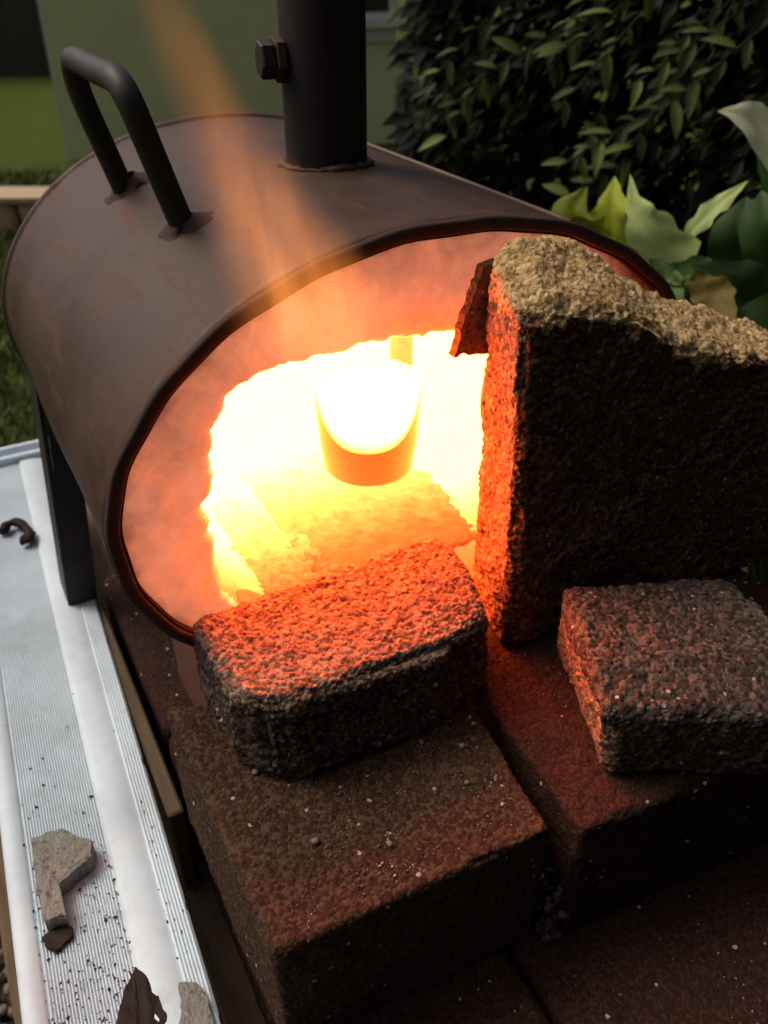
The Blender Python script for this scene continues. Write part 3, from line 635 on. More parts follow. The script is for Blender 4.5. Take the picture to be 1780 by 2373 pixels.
# front ring band (thick dark lip)
def ring_geo(o0, o1, y0, y1, seg=180):
    V = []; Fc = []
    for a, y in ((o0, y0 + .003), (o0 - .003, y0), (o1 + .003, y0), (o1, y0 + .003), (o1, y1), (o0, y1)):
        for k in range(seg):
            th = 2 * math.pi * k / seg; w = 0.0012 * math.sin(th * 23) + 0.001 * math.sin(th * 11 + 1); r, z = ell(EA + a + w, EB + a + w, th); V.append((r, y, z))
    for i in range(6):
        for k in range(seg):
            j = (k + 1) % seg; i2 = (i + 1) % 6; Fc.append((i * seg + k, i * seg + j, i2 * seg + j, i2 * seg + k))
    return V, Fc
build('front_rim', ring_geo(0.0022, -0.0175, N0 - 0.012, N0 - 0.0005), M['rim'], forge, smooth=True)
mthin = Mt('bright_worn_edge'); mthin.set(Base_Color=(0.14, 0.09, 0.06), Metallic=0.2, Roughness=0.6); M['edge'] = mthin.m
build('inner_lip', ring_geo(-0.018, -0.022, N0 - 0.006, N0 + 0.03), M['rim'], forge, smooth=True)
build('back_plate', prism([ell(EA - 0.004, EB - 0.004, 2 * math.pi * k / 90) for k in range(90)], N1 + 0.0045, N1 + 0.012, 'y'), M['pipe'], forge)
# mouth outline in the front plane (r, z)
mouth = [(0.306, .477), (0.336, .492), (0.383, .507), (0.418, .506), (0.479, .504), (0.549, .508), (0.623, .505), (0.669, .502), (0.75, .50), (0.85, .485), (0.95, .44), (1.02, .36), (1.04, .26), (1.02, .15), (0.96, .06), (0.85, .0), (0.70, -.02), (0.50, -.03), (0.40, -.02), (0.335, .03), (0.292, .09), (0.268, .14), (0.262, .193), (0.262, .24), (0.257, .287), (0.251, .311), (0.268, .328), (0.273, .362), (0.281, .429), (0.292, .440)]
MC = (0.62, 0.25)
ma = np.array([math.atan2(z - MC[1], r - MC[0]) for r, z in mouth]) % (2 * math.pi); mr = np.array([math.hypot(z - MC[1], r - MC[0]) for r, z in mouth]); o_ = np.argsort(ma); ma, mr = ma[o_], mr[o_]
SEG = 360; TH_ = np.arange(SEG) / SEG * 2 * math.pi
MR = np.interp(TH_, ma, mr, period=2 * math.pi) + 0.005 * nz1(np.arange(SEG) * 0.33, 4) + 0.0035 * nz1(np.arange(SEG) * 0.9, 6)
# ellipse radius measured from mouth centre
def ell_from(c, ex, ez, a, b):
    out = []
    for th in TH_:
        dx, dz = math.cos(th), math.sin(th); x0, z0 = c[0] - ex, c[1] - ez
        qa = (dx / a) ** 2 + (dz / b) ** 2; qb = 2 * (dx * x0 / a ** 2 + dz * z0 / b ** 2); qc = (x0 / a) ** 2 + (z0 / b) ** 2 - 1
        out.append((-qb + math.sqrt(qb * qb - 4 * qa * qc)) / 2 / qa)
    return np.array(out)
ER = ell_from(MC, CR, CZ, EA - 0.0165, EB - 0.0165)
def polar_mesh(rows):
    """rows: list of (R array, n array)"""
    V = []
    for R_, n_ in rows:
        V.append(np.stack([MC[0] + R_ * np.cos(TH_), n_ * np.ones(SEG), MC[1] + R_ * np.sin(TH_)], 1))
    V = np.concatenate(V); idx = np.arange(len(rows) * SEG).reshape(-1, SEG); nx_ = np.roll(idx, -1, 1)
    return V, np.stack([idx[:-1].ravel(), nx_[:-1].ravel(), nx_[1:].ravel(), idx[1:].ravel()], 1)
rows = []; K = 34
for i in range(K + 1):
    t = i / K; R_ = MR + (ER - MR) * t
    bev = 0.016 * math.exp(-(t / 0.05))
    rows.append((R_, np.full(SEG, N0 + 0.006 + bev)))
V, Fc = polar_mesh(rows); dd = 0.007 * fbm(V, 7, 3, 3) + 0.003 * fbm(V, 30, 3, 5); fade = np.clip((np.hypot((V[:, 0] - CR) / (EA - .022), (V[:, 2] - CZ) / (EB - .022)) - .9) / .1, 0, 1)
V[:, 1] -= dd * (1 - fade) ; V[:, 1] = np.maximum(V[:, 1], N0 - 0.004)
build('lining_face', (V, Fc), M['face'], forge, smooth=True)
# hot chamber behind the mouth
ch = ell_from(MC, 0.66, 0.27, 0.455, 0.30)
rows = []
for nn, t in [(N0 + 0.022, 0.0), (1.065, 0.04), (1.085, 0.10), (1.11, 0.35), (1.15, 0.75), (1.2, 1.0), (1.35, 1.0), (1.5, 1.0), (1.65, 1.0), (1.82, 1.0), (1.86, 0.9)]:
    R_ = MR + (np.maximum(ch, MR * 0.98) - MR) * t; rows.append((R_, np.full(SEG, nn)))
for f in (0.6, 0.3, 0.0): rows.append((ch * f, np.full(SEG, 1.875)))
V, Fc = polar_mesh(rows); k = (V[:, 1] > 1.06) & (V[:, 1] < 1.87); V[k, 2] += 0.008 * fbm(V[k], 12, 3, 8); V[k, 0] += 0.008 * fbm(V[k], 12, 3, 18)
M['liner'] = hot('white_hot_liner', [(0.06, 0.9), (0.11, 1.6), (0.17, 3.5), (0.24, 10.0), (0.36, 40.0), (0.95, 46.0)], 1, add_z=0.5)
build('chamber_liner', (V, Fc), M['liner'], forge, smooth=True)
# floor bricks inside the chamber
M['floor'] = hot('hot_floor_brick', [(0.10, 0.4), (0.15, 0.7), (0.21, 1.3), (0.29, 4.0), (0.38, 9.0), (0.48, 24.0), (0.6, 46.0)], 1, nz=1.6)
M['floor2'] = hot('hot_side_brick', [(0.08, 0.8), (0.14, 1.5), (0.21, 3.5), (0.30, 9.0), (0.40, 24.0), (0.5, 46.0)], 1, nz=1.6)
fb = build('floor_brick', rough_block([(x, y, z) for z in (-0.012, 0.0) for x, y in ((0.483, 1.145), (0.97, 1.145), (0.97, 1.84), (0.483, 1.84))], 0.007, 0.005, disp=concrete_disp(0.007, 0.005, 0.0025, 110, 81, 0.01)), M['floor'], forge, smooth=True)
build('floor_brick', rough_block([(x, y, z) for z in (-0.009, 0.001) for x, y in ((0.315, 1.12), (0.480, 1.15), (0.480, 1.84), (0.315, 1.84))], 0.008, 0.004, disp=concrete_disp(0.005, 0.004, 0.002, 110, 82)), M['floor2'], forge, smooth=True, label='yellow glowing brick at the left of the floor')
# torn roll of lining at lower left of the mouth
M['roll'] = hot('hot_torn_lining', [(0.0, 0.8), (0.05, 1.2), (0.12, 3.0), (0.25, 6.0)], 1, nz=0.8)
V, Fc = rough_block([(0.34, 1.045, 0.00), (0.45, 1.07, -0.02), (0.43, 1.12, -0.02), (0.34, 1.12, 0.00), (0.29, 1.05, 0.095), (0.39, 1.075, 0.045), (0.38, 1.11, 0.04), (0.30, 1.11, 0.09)], 0.008, 0.012, disp=concrete_disp(0.012, 0.008, 0.0, 60, 77))
build('torn_lining', (V, Fc), M['roll'], forge, smooth=True, label='crumbled hot lining scrap at the bottom of the mouth')
rs = np.random.RandomState(77); n = 260; P = np.stack([rs.uniform(0.32, 0.52, n), rs.uniform(1.10, 1.34, n), rs.uniform(-0.004, 0.008, n)], 1)
build('hot_rubble', scatter_pebbles(P, 0.004 + 0.014 * rs.rand(n) ** 2, 0.6, 0.3, 78), M['floor2'], forge, kind='stuff', smooth=True)
# baffle and burner flare inside
M['baffle'] = hot('hot_baffle', [(-0.1, 3.6), (0.6, 5.5), (0.9, 9.0)], 2)
build('baffle', rough_block([(x, y, z) for z in (0.0, 0.42) for x, y in ((0.895, 1.60), (0.93, 1.60), (0.93, 1.66), (0.895, 1.66))], 0.02, 0.006), M['baffle'], forge, smooth=True)
build('burner_flare', lathe([(0.055, 0.55), (0.060, 0.50), (0.075, 0.43), (0.070, 0.43), (0.05, 0.50), (0.05, 0.55)], 0.80, 1.50, 32), M['baffle'], forge, smooth=True)
# chimney pipe
PX, PY, PR = 0.662, 1.462, 0.072
pipe = build('chimney', lathe([(PR - 0.008, 0.60), (PR, 0.60), (PR, 1.02), (PR + 0.004, 1.022), (PR + 0.004, 1.05), (PR, 1.052), (PR, 1.5), (PR - 0.008, 1.5), (PR - 0.008, 0.62)], PX, PY, 64), M['pipe'], forge, smooth=False)
def weld_ring(cx, cy, rad, wdt, seed, tilt=None):
    """weld bead following the shell surface around a pipe"""
    V = []; seg = 90; ring = 8; Fc = []
    for k in range(seg):
        q = 2 * math.pi * k / seg; rr = rad + 0.002 * math.sin(q * 17 + seed); r = cx + rr * math.cos(q); y = cy + rr * math.sin(q)
        zz = CZ + EB * math.sqrt(max(0, 1 - ((r - CR) / EA) ** 2)); wd = wdt * (1 + 0.9 * float(nz1(k * 0.31, seed)[0]) + 0.4 * float(nz1(k * 0.9, seed + 2)[0]))
        for j in range(ring):
            p = 2 * math.pi * j / ring; V.append((cx + (rr + wd * math.cos(p)) * math.cos(q), cy + (rr + wd * math.cos(p)) * math.sin(q), zz + wd * 0.8 * math.sin(p)))
    for k in range(seg):
        for j in range(ring):
            a = k * ring + j; b = k * ring + (j + 1) % ring; c = ((k + 1) % seg) * ring + (j + 1) % ring; d = ((k + 1) % seg) * ring + j; Fc.append((a, b, c, d))
    return V, Fc
sub(pipe, 'weld_bead', weld_ring(PX, PY, PR + 0.004, 0.009, 1), M['weld'], True)
# bolt on the left of the chimney
bn = Vector((-0.98, 0.12, 0)).normalized()
def hexprism(c, ax, r0, h, r1=None):
    ax = Vector(ax).normalized(); u = Vector((0, 0, 1)); v = ax.cross(u); V = []; r1 = r1 or r0
    for t, rr in ((0, r0 * .92), (0.12, r0), (0.88, r1), (1, r1 * .9)):
        for k in range(6): q = math.pi / 3 * k + .3; V.append(tuple(Vector(c) + ax * h * t + rr * (math.cos(q) * u + math.sin(q) * v)))
    return V, [tuple(range(5, -1, -1)), tuple(range(18, 24))] + [(i * 6 + k, i * 6 + (k + 1) % 6, (i + 1) * 6 + (k + 1) % 6, (i + 1) * 6 + k) for i in range(3) for k in range(6)]
bc = Vector((PX, PY, 0.842)) + bn * (PR - 0.002)
sub(pipe, 'nut', hexprism(bc, bn, 0.036, 0.016), M['weld'])
sub(pipe, 'bolt', hexprism(bc + bn * 0.0165, bn, 0.030, 0.024), M['pipe'])
# seam strip along the right of the shell
sp = []
for y in np.linspace(N0 + 0.02, N1 - 0.02, 20): r, z = ell(EA + 0.002, EB + 0.002, math.radians(64.0)); sp.append((r, y, z))
build('seam_strip', tube(sp, 0.0045, 8), M['edge'], forge, smooth=True)
# handle
hp = [(0.372, 1.375, 0.60), (0.350, 1.372, 0.67), (0.317, 1.370, 0.785), (0.308, 1.378, 0.818), (0.304, 1.405, 0.834), (0.302, 1.44, 0.836), (0.298, 1.52, 0.836), (0.295, 1.66, 0.840), (0.295, 1.690, 0.832), (0.297, 1.704, 0.808), (0.303, 1.705, 0.77), (0.330, 1.704, 0.68), (0.358, 1.705, 0.58)]
def smooth_path(P, n=3):
    P = [np.array(p, float) for p in P]
    for _ in range(n):
        Q = [P[0]]
        for a, b in zip(P, P[1:]): Q += [a * .75 + b * .25, a * .25 + b * .75]
        P = Q + [P[-1]]
    return [tuple(p) for p in P]
hnd = build('handle', tube(smooth_path(hp, 2), 0.0205, 24), M['handle'], forge, smooth=True)
def saddle(cy, seed, flip=1):
    """rough weld pad hugging the shell around a handle foot"""
    V = []; Fc = []; n1, n2 = 36, 8; cr = 0.367; rs = np.random.RandomState(seed)
    def surf(r, y, h):
        th = math.acos(max(-1, min(1, (r - CR) / EA))); nr = np.array([math.cos(th) / EA, 0, math.sin(th) / EB]); nr /= np.linalg.norm(nr); p = np.array([CR + EA * math.cos(th), y, CZ + EB * math.sin(th)]); return p + nr * h
    for j in range(n2 + 1):
        f = j / n2
        for k in range(n1):
            q = 2 * math.pi * k / n1; R_ = 0.056 + 0.018 * math.cos(2 * q + .6) + 0.007 * math.sin(5 * q + seed) + 0.006 * rs.uniform(-1, 1)
            rr = R_ * (1 - f) + 0.018 * f; V.append(surf(cr + rr * math.cos(q) * 0.75, cy + rr * math.sin(q), -0.001 + 0.020 * f ** 1.6 + 0.001 * rs.uniform(-1, 1)))
    for j in range(n2):
        for k in range(n1): a = j * n1 + k; b = j * n1 + (k + 1) % n1; Fc.append((a, b, b + n1, a + n1))
    return V, Fc
sub(hnd, 'weld_pad', saddle(1.375, 2), M['weld'], True); sub(hnd, 'weld_pad', saddle(1.705, 5), M['weld'], True)
# legs: flat steel plates splayed at the left, and at the right
def plate(p0, p1, wn, t):
    p0, p1 = np.array(p0), np.array(p1); h = np.array([0, wn / 2, 0]); s_ = np.array([t, 0, 0])
    V = [p0 - h, p0 + h, p0 + h + s_, p0 - h + s_, p1 - h, p1 + h, p1 + h + s_, p1 - h + s_]
    return V, [(0, 1, 2, 3), (7, 6, 5, 4), (0, 4, 5, 1), (1, 5, 6, 2), (2, 6, 7, 3), (3, 7, 4, 0)]
build('leg', join(plate((0.060, 1.70, -0.262), (0.108, 1.70, 0.30), 0.10, 0.010), plate((0.070, 1.655, -0.262), (0.118, 1.655, 0.28), 0.010, 0.055)), M['pipe'], forge)
build('leg', join(plate((1.21, 1.70, -0.262), (1.185, 1.70, 0.30), 0.10, 0.010), plate((1.15, 1.655, -0.262), (1.125, 1.655, 0.28), 0.010, 0.06)), M['pipe'], forge)

# crucible glowing on the floor
def cruc_mat():
    m = Mt('glowing_crucible'); x, y, z = m.sep()[:3]
    zz = m.math('DIVIDE', z, S); yy = m.math('ADD', m.math('MULTIPLY', m.math('DIVIDE', y, S), 0.89), m.math('MULTIPLY', m.math('DIVIDE', x, S), 0.45))
    side = m.math('POWER', m.mrange(yy, -0.112, -0.03, 0.0, 1.0), 1.5)
    up = m.mrange(m.math('SUBTRACT', zz, m.math('MULTIPLY', side, 0.10)), 0.092, 0.125, 0.0, 1.0)
    s_ = m.math('ADD', m.math('ADD', 0.75, m.math('MULTIPLY', side, 3.2)), m.math('MULTIPLY', up, 60.0))
    m.set(Base_Color=(0.03, 0.02, 0.015), Roughness=0.9); m.set(Emission_Color=(1.0, 0.19, 0.02), Emission_Strength=s_); return m.m
M['cruc'] = cruc_mat()
cb = (0.755, 1.495, 0.004)
cru = thing('crucible', 'small round crucible glowing orange on the forge floor', 'crucible', cb)
build('cup', lathe([(0.0, 0.005), (0.094, 0.005), (0.101, 0.012), (0.110, 0.085), (0.116, 0.20), (0.116, 0.22), (0.104, 0.22), (0.095, 0.06), (0.0, 0.05)], cb[0], cb[1], 64), M['cruc'], cru, smooth=True)

mm = Mt('white_hot_melt'); mm.set(Base_Color=(0.03, 0.02, 0.015)); hotcol(mm, 60.0); M['melt'] = mm.m
build('melt', lathe([(0.0, 0.21), (0.1035, 0.21), (0.103, 0.19), (0.0, 0.19)], cb[0], cb[1], 48), M['melt'], cru)
# ================================================================== STONES
OB = {}
def up_warp(X, P):
    # ridge line of the broken stone: front and back top heights by position
    rf = np.array([0.60, .662, .733, .80, .874, .92, .964, 1.05, 1.173, 1.40]); zf = np.array([.575, .585, .582, .570, .553, .52, .489, .462, .428, .335])
    rb = np.array([0.60, .70, .743, .79, .841, .89, .944, 1.0, 1.049, 1.12, 1.20, 1.293, 1.36, 1.50]); zb = np.array([.62, .635, .655, .650, .640, .605, .575, .545, .518, .493, .462, .424, .378, .33])
    f = np.clip(P[:, 1], 0, 1) ** 0.75; zt = np.interp(X[:, 0], rf, zf) * (1 - f) + np.interp(X[:, 0], rb, zb) * f
    X = X.copy(); X[:, 2] = P[:, 2] * zt
    return X
c8 = [(0.686, 0.842, 0), (1.42, 0.80, 0), (1.42, 0.97, 0), (0.705, 0.99, 0), (0.658, 0.855, 1), (1.42, 0.84, 1), (1.42, 0.995, 1), (0.700, 0.995, 1)]
def up_disp(X, P, Nn):
    h = concrete_disp(0.010, 0.006, 0.0030, 150, 101, 0.02)(X, P, Nn)
    top = np.clip((Nn[:, 2] - 0.2) / 0.5, 0, 1); return h + top * (0.008 * fbm(X, 22, 3, 140) + 0.006 * fbm(X, 75, 2, 141))
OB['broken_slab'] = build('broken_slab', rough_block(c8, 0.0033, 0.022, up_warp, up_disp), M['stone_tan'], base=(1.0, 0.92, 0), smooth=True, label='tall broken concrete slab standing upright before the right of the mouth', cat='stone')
c8 = [(0.200, 0.752, 0), (0.618, 0.742, 0), (0.690, 0.985, 0), (0.190, 1.010, 0), (0.206, 0.772, 0.160), (0.592, 0.742, 0.168), (0.650, 1.000, 0.172), (0.196, 1.008, 0.148)]
def low_warp(X, P):
    # chopped front left corner, low sag
    X = X.copy(); d = (X[:, 0] - 0.200) + (X[:, 1] - 0.752); m = np.clip(0.075 - d, 0, 1); X[:, 0] += m * 0.42; X[:, 1] += m * 0.30
    d = (0.618 - X[:, 0]) + (X[:, 1] - 0.742); m = np.clip(0.13 - d, 0, 1); X[:, 0] -= m * 0.03; X[:, 1] += m * 0.36
    d = (0.69 - X[:, 0]) + (0.99 - X[:, 1]); m = np.clip(0.09 - d, 0, 1); X[:, 0] -= m * 0.35; X[:, 1] -= m * 0.35
    return X
OB['low_stone'] = build('low_stone', rough_block(c8, 0.0021, 0.022, low_warp, concrete_disp(0.006, 0.0040, 0.0030, 135, 201, 0.02)), M['stone_top'], base=(0.42, 0.88, 0), smooth=True, label='low rough grey stone in front of the mouth, its top glowing orange', cat='stone')
c8 = [(0.655, 0.540, 0), (0.985, 0.365, 0), (1.05, 0.67, 0), (0.752, 0.80, 0), (0.626, 0.562, 0.158), (0.965, 0.385, 0.155), (0.995, 0.700, 0.155), (0.738, 0.798, 0.158)]
def r_warp(X, P):
    X = X.copy(); f = np.clip(1 - P[:, 1] * 3.0, 0, 1) * P[:, 2]; X[:, 2] -= f * 0.018; X[:, 1] += (1 - P[:, 2]) * np.clip(1 - P[:, 1] * 4, 0, 1) * 0.02
    return X
OB['rough_block'] = build('rough_block', rough_block(c8, 0.0023, 0.020, r_warp, concrete_disp(0.007, 0.0045, 0.0026, 135, 301, 0.02)), M['stone'], base=(0.83, 0.6, 0), smooth=True, label='rough grey block on the right paver, only its left side lit red', cat='stone')
def zones(o, mats, fn):
    me = o.data
    for q in mats: me.materials.append(q)
    n = len(me.polygons); c = np.zeros(n * 3); me.polygons.foreach_get('center', c); nr = np.zeros(n * 3); me.polygons.foreach_get('normal', nr)
    C_ = c.reshape(-1, 3) / S + np.array(o['b']); me.polygons.foreach_set('material_index', fn(C_, nr.reshape(-1, 3)).astype(np.int32)); me.update()
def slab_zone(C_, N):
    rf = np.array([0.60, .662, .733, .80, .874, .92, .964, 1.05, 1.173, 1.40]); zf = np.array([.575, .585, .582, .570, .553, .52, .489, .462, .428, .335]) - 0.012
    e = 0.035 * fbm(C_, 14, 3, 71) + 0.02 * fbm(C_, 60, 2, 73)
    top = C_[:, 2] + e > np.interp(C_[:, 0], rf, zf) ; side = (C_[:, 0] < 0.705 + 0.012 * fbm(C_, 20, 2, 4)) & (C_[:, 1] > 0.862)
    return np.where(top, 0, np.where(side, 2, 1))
zones(OB['broken_slab'], [M['stone_brown'], M['stone_firelit']], slab_zone)
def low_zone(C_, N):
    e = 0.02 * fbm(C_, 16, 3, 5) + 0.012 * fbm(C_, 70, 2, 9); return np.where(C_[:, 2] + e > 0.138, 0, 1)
zones(OB['low_stone'], [M['stone_side']], low_zone); zones(OB['rough_block'], [M['stone_side'], M['stone_firelit']], lambda C_, N: np.where((C_[:, 2] + 0.02 * fbm(C_, 16, 3, 5) > 0.11), 0, np.where(C_[:, 0] - (0.64 + 0.46 * (C_[:, 1] - 0.56)) < 0.03, 2, 1)))
# shard of brick behind the slab
sh = [(0.694, .614), (0.688, .596), (0.680, .579), (0.676, .562), (0.668, .545), (0.661, .524), (0.659, .505), (0.650, .481), (0.668, .486), (0.68, .480), (0.704, .477), (0.76, .47), (0.80, .54), (0.76, .62)]
shp = []
for i in range(len(sh)):
    a, b = np.array(sh[i]), np.array(sh[(i + 1) % len(sh)])
    for t in (0, .33, .66): shp.append(tuple(a + (b - a) * t + RS.uniform(-.002, .002, 2)))
M['shardm'] = concrete('brown_shard', (0.22, 0.13, 0.08), (0.30, 0.19, 0.12), (0.36, 0.25, 0.17), (0.1, 0.05, 0.03), 260, 0.4)
build('brick_shard', prism(shp, 0.999, 1.016, 'y'), M['shardm'], base=(0.70, 1.0, 0.48), label='jagged brown shard wedged between the tall slab and the lining', cat='shard')

# ================================================================== SMALL THINGS
def flake(poly, z, th, name, label, mat_, cat, base=None, jag=0.0015, tilt=0.0):
    P = []
    for i in range(len(poly)):
        a, b = np.array(poly[i]), np.array(poly[(i + 1) % len(poly)]); n = max(1, int(np.linalg.norm(b - a) / 0.006))
        for k in range(n): P.append(a + (b - a) * k / n + RS.uniform(-jag, jag, 2))
    c = np.mean(P, 0); n = len(P); V = []; Fc = []
    rings = [(1.0, 0.0), (1.0, th * .8), (0.97, th), (0.66, th * 1.05), (0.33, th)]
    for f, h in rings:
        for p in P:
            q = c + (np.array(p) - c) * f; V.append((q[0], q[1], z + h + (tilt * (q[0] - c[0])) + 0.0012 * math.sin(q[0] * 160 + q[1] * 130)))
    V.append((c[0], c[1], z + th)); Fc.append(tuple(range(n - 1, -1, -1)))
    for i in range(len(rings) - 1):
        for k in range(n): j = (k + 1) % n; Fc.append((i * n + k, i * n + j, (i + 1) * n + j, (i + 1) * n + k))
    k0 = (len(rings) - 1) * n
    for k in range(n): Fc.append((k0 + k, k0 + (k + 1) % n, len(V) - 1))
    b = base or (float(c[0]), float(c[1]), z); return build(name, (V, Fc), mat_, base=b, label=label, cat=cat)
M['flake'] = concrete('grey_lining_flake', (0.24, 0.225, 0.20), (0.34, 0.32, 0.28), (0.38, 0.36, 0.31), (0.12, 0.11, 0.09), 500, 0.25, 0.9, 0.3, 0.97)
M['dead'] = leafmat('dead_brown_leaf', (0.045, 0.02, 0.014), (0.085, 0.045, 0.03), 80, 0.7)
PZ = -0.2575
flake([(-0.112, 1.035), (-0.085, 1.034), (-0.060, 1.030), (-0.040, 1.000), (-0.022, 0.985), (-0.030, 0.955), (-0.045, 0.945), (-0.090, 0.925), (-0.088, 0.895), (-0.086, 0.868), (-0.118, 0.872), (-0.119, 0.95)], PZ, 0.030, 'lining_flake', 'pale grey L shaped flake with a dark underside on the ribbed plank', M['flake'], 'flake')
flake([(-0.128, 0.868), (-0.100, 0.872), (-0.082, 0.862), (-0.088, 0.845), (-0.112, 0.835), (-0.126, 0.850)], PZ, 0.007, 'soil_crumb', 'small brown crumb of dirt below the grey L shaped flake', M['dead'], 'crumb')
flake([(-0.012, 0.757), (-0.002, 0.735), (0.006, 0.700), (0.008, 0.665), (0.002, 0.60), (-0.06, 0.58), (-0.066, 0.64), (-0.058, 0.69), (-0.038, 0.73)], PZ, 0.005, 'dead_leaf', 'dark brown dead leaf with pointed tip at the bottom of the plank', M['dead'], 'leaf')
flake([(0.036, 0.700), (0.060, 0.690), (0.066, 0.662), (0.062, 0.60), (0.02, 0.58), (0.008, 0.622), (0.026, 0.655)], PZ, 0.014, 'lining_flake', 'pale grey flat flake at the lower right end of the plank beside the dead leaf', M['flake'], 'flake')
cw = smooth_path([(-0.036, 2.02, PZ + .008), (-0.012, 2.05, PZ + .010), (0.014, 2.04, PZ + .012), (0.030, 1.99, PZ + .010), (0.024, 1.94, PZ + .012), (0.008, 1.955, PZ + .010)], 2)
V, Fc = tube(cw, [0.008 + 0.006 * abs(math.sin(i * .5)) for i in range(len(cw))], 8); V = np.array(V); V += .003 * np.stack([fbm(V, 70, 2, 1), fbm(V, 70, 2, 2), fbm(V, 50, 2, 3)], 1)
build('curled_leaf', (V, Fc), M['dead'], base=(0.0, 2.0, PZ), smooth=True, label='curled brown dead leaf lying near the far end of the plank', cat='leaf')
# soot specks on the plank
ms = Mt('soot'); ms.set(Base_Color=(0.025, 0.025, 0.024), Roughness=0.9); M['soot'] = ms.m
n = 900; y = 0.55 + np.abs(RS.normal(0, 0.33, n)); x = RS.uniform(-0.15, 0.085, n) + (y - 1.0) * 0.045; P = np.stack([x, y, np.full(n, PZ - 0.001)], 1)
sz = 0.0008 + 0.0030 * RS.rand(n) ** 4
n2 = 500; y2 = RS.normal(0.80, 0.10, n2); x2 = RS.normal(-0.02, 0.06, n2); k2 = (x2 > -0.16) & (x2 < 0.075)
P = np.concatenate([P, np.stack([x2 + (y2 - 1.0) * 0.045, y2, np.full(n2, PZ - 0.001)], 1)[k2]]); sz = np.concatenate([sz, (0.0006 + 0.0018 * RS.rand(n2) ** 3)[k2]])
build('soot_specks', scatter_pebbles(P, sz, 0.6, 0.3, 9), M['soot'], kind='stuff', label='black soot specks scattered over the white plank')
# loose grit on the pavers
mg = Mt('pale_grit'); c = mg.sep(mg.vor(90, 1))[0]; mg.set(Base_Color=mg.ramp(c, [(0, (0.06, 0.045, 0.035)), (0.7, (0.15, 0.115, 0.09)), (1, (0.42, 0.37, 0.31))]), Roughness=0.8); M['grit'] = mg.m
def grit(n, xr, yr, z, seed):
    rs = np.random.RandomState(seed); P = np.stack([rs.uniform(*xr, n), rs.uniform(*yr, n), np.full(n, z)], 1); k = fbm(P * np.array([1, 1, 0]), 9, 2, seed) > -0.15; P = P[k]
    return scatter_pebbles(P, 0.0006 + 0.0018 * rs.rand(len(P)) ** 4, 0.8, 0.45, seed)
build('grit', grit(3200, (0.16, 0.53), (0.55, 0.95), 0.0003, 31), M['grit'], kind='stuff', label='pale grit scattered on the brown paving block')
build('grit', grit(900, (0.60, 1.05), (0.50, 0.83), 0.0005, 32), M['grit'], kind='stuff', label='pale grit scattered on the dark red paving block')
build('grit', grit(1500, (0.2, 1.2), (0.05, 0.45), -0.261, 33), M['grit'], kind='stuff', label='pale grit scattered on the bottom course of blocks')
n = 500; P = np.stack([0.556 + RS.uniform(-.014, .014, n), RS.uniform(0.50, 0.82, n), RS.uniform(-0.262, -0.02, n)], 1); P[:, 2] -= np.clip(0.72 - P[:, 1], 0, 1) * 0.6; P[:, 2] = np.maximum(P[:, 2], -0.25)
build('rubble', scatter_pebbles(P, RS.uniform(0.003, 0.009, n), 0.8, 0.3, 35), M['stone'], kind='stuff', label='crumbled grey rubble fallen into the gap between the two blocks')
spots = [((0.330, 0.605), 'two-tone pale pebble near the front left corner of the brown paving block'), ((0.215, 0.80), 'small white pebble near the left edge of the brown paving block'), ((0.245, 0.655), 'rounded grey pebble on the left rim of the brown block toward the front'), ((0.505, 0.70), 'white pebble on the brown block beside the rubble gap'), ((0.455, 0.735), 'pale pebble just in front of the low stone'), ((0.475, 0.64), 'tiny white pebble at the right of the brown block')]
for i, ((a, b), lab) in enumerate(spots):
    V, Fc = scatter_pebbles(np.array([(a, b, 0.004)]), 0.0055, 0.8, 0.2, 60 + i)
    build('pebble', (V, Fc), M['grit'], base=(a, b, 0.0), label=lab, cat='pebble', group='loose pebbles on the brown block')

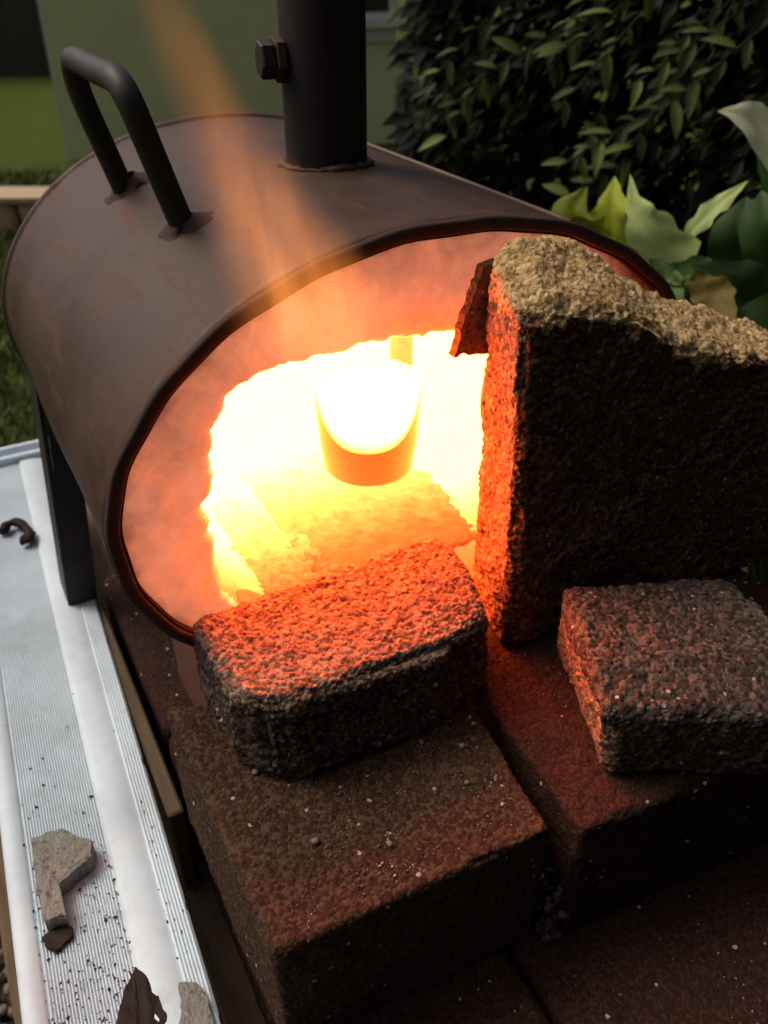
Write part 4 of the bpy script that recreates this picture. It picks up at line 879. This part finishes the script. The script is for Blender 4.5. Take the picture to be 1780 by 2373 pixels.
# ================================================================== FLAME
def flame():
    fb_ = (0.45, 0.965, 0.50)
    ts = np.linspace(0, 1, 30); V = []; seg = 24; Fc = []
    def cen(t): return 0.47 - 0.235 * t ** 0.85, 0.50 + 0.52 * t
    def wid(t): return 0.15 * (1 - t) ** 1.1 + 0.020
    for t in ts:
        r, z = cen(t); w_ = wid(t) * 1.05
        for k in range(seg): q = 2 * math.pi * k / seg; V.append((r + w_ * math.cos(q), 0.965 + 0.055 * math.sin(q) * (1 - .3 * t), z))
    for i in range(len(ts) - 1):
        for k in range(seg): j = (k + 1) % seg; Fc.append((i * seg + k, i * seg + j, (i + 1) * seg + j, (i + 1) * seg + k))
    Fc.append(tuple(range(seg - 1, -1, -1))); Fc.append(tuple((len(ts) - 1) * seg + k for k in range(seg)))
    m = Mt('orange_flame'); m.n.remove(m.b); out = [q for q in m.n if q.type == 'OUTPUT_MATERIAL'][0]
    x, y, z = m.sep()[:3]; t = m.math('DIVIDE', z, 0.52 * S, clamp=True)
    rc = m.math('ADD', 0.02, m.math('MULTIPLY', m.math('POWER', t, 0.85), -0.235))
    warpn = m.math('MULTIPLY', m.math('SUBTRACT', m.noise(9, 2, 0.5, m.scale((1, 1, 0.5))), 0.5), 0.12)
    w_ = m.math('ADD', m.math('MULTIPLY', m.math('POWER', m.math('SUBTRACT', 1.0, t), 1.1), 0.15), 0.020)
    dx = m.math('DIVIDE', m.math('SUBTRACT', m.math('ADD', m.math('DIVIDE', x, S), warpn), rc), w_); dy = m.math('DIVIDE', y, 0.055 * S)
    d = m.math('SQRT', m.math('ADD', m.math('MULTIPLY', dx, dx), m.math('MULTIPLY', dy, dy)))
    e = m.mrange(d, 0.15, 1.0, 1.0, 0.0, True)
    st = m.mrange(m.noise(20, 4, 0.6, m.scale((1.3, 1, 0.30)), dist=0.8), 0.34, 0.68, 0.3, 1.35)
    fall = m.ramp(t, [(0.0, 0.0), (0.08, 0.7), (0.25, 1.0), (0.45, 0.75), (0.62, 0.30), (0.85, 0.12), (1.0, 0.0)])
    em = m.n.new('ShaderNodeEmission'); em.inputs[0].default_value = (1.0, 0.29, 0.055, 1)
    m.l.new(m.math('MULTIPLY', m.math('MULTIPLY', m.math('MULTIPLY', e, st), fall), 30.0), em.inputs[1]); m.l.new(em.outputs[0], out.inputs['Volume'])
    build('flame', (V, Fc), m.m, base=fb_, label='translucent orange flame licking from the mouth up past the handle', cat='flame', kind='stuff')
flame()
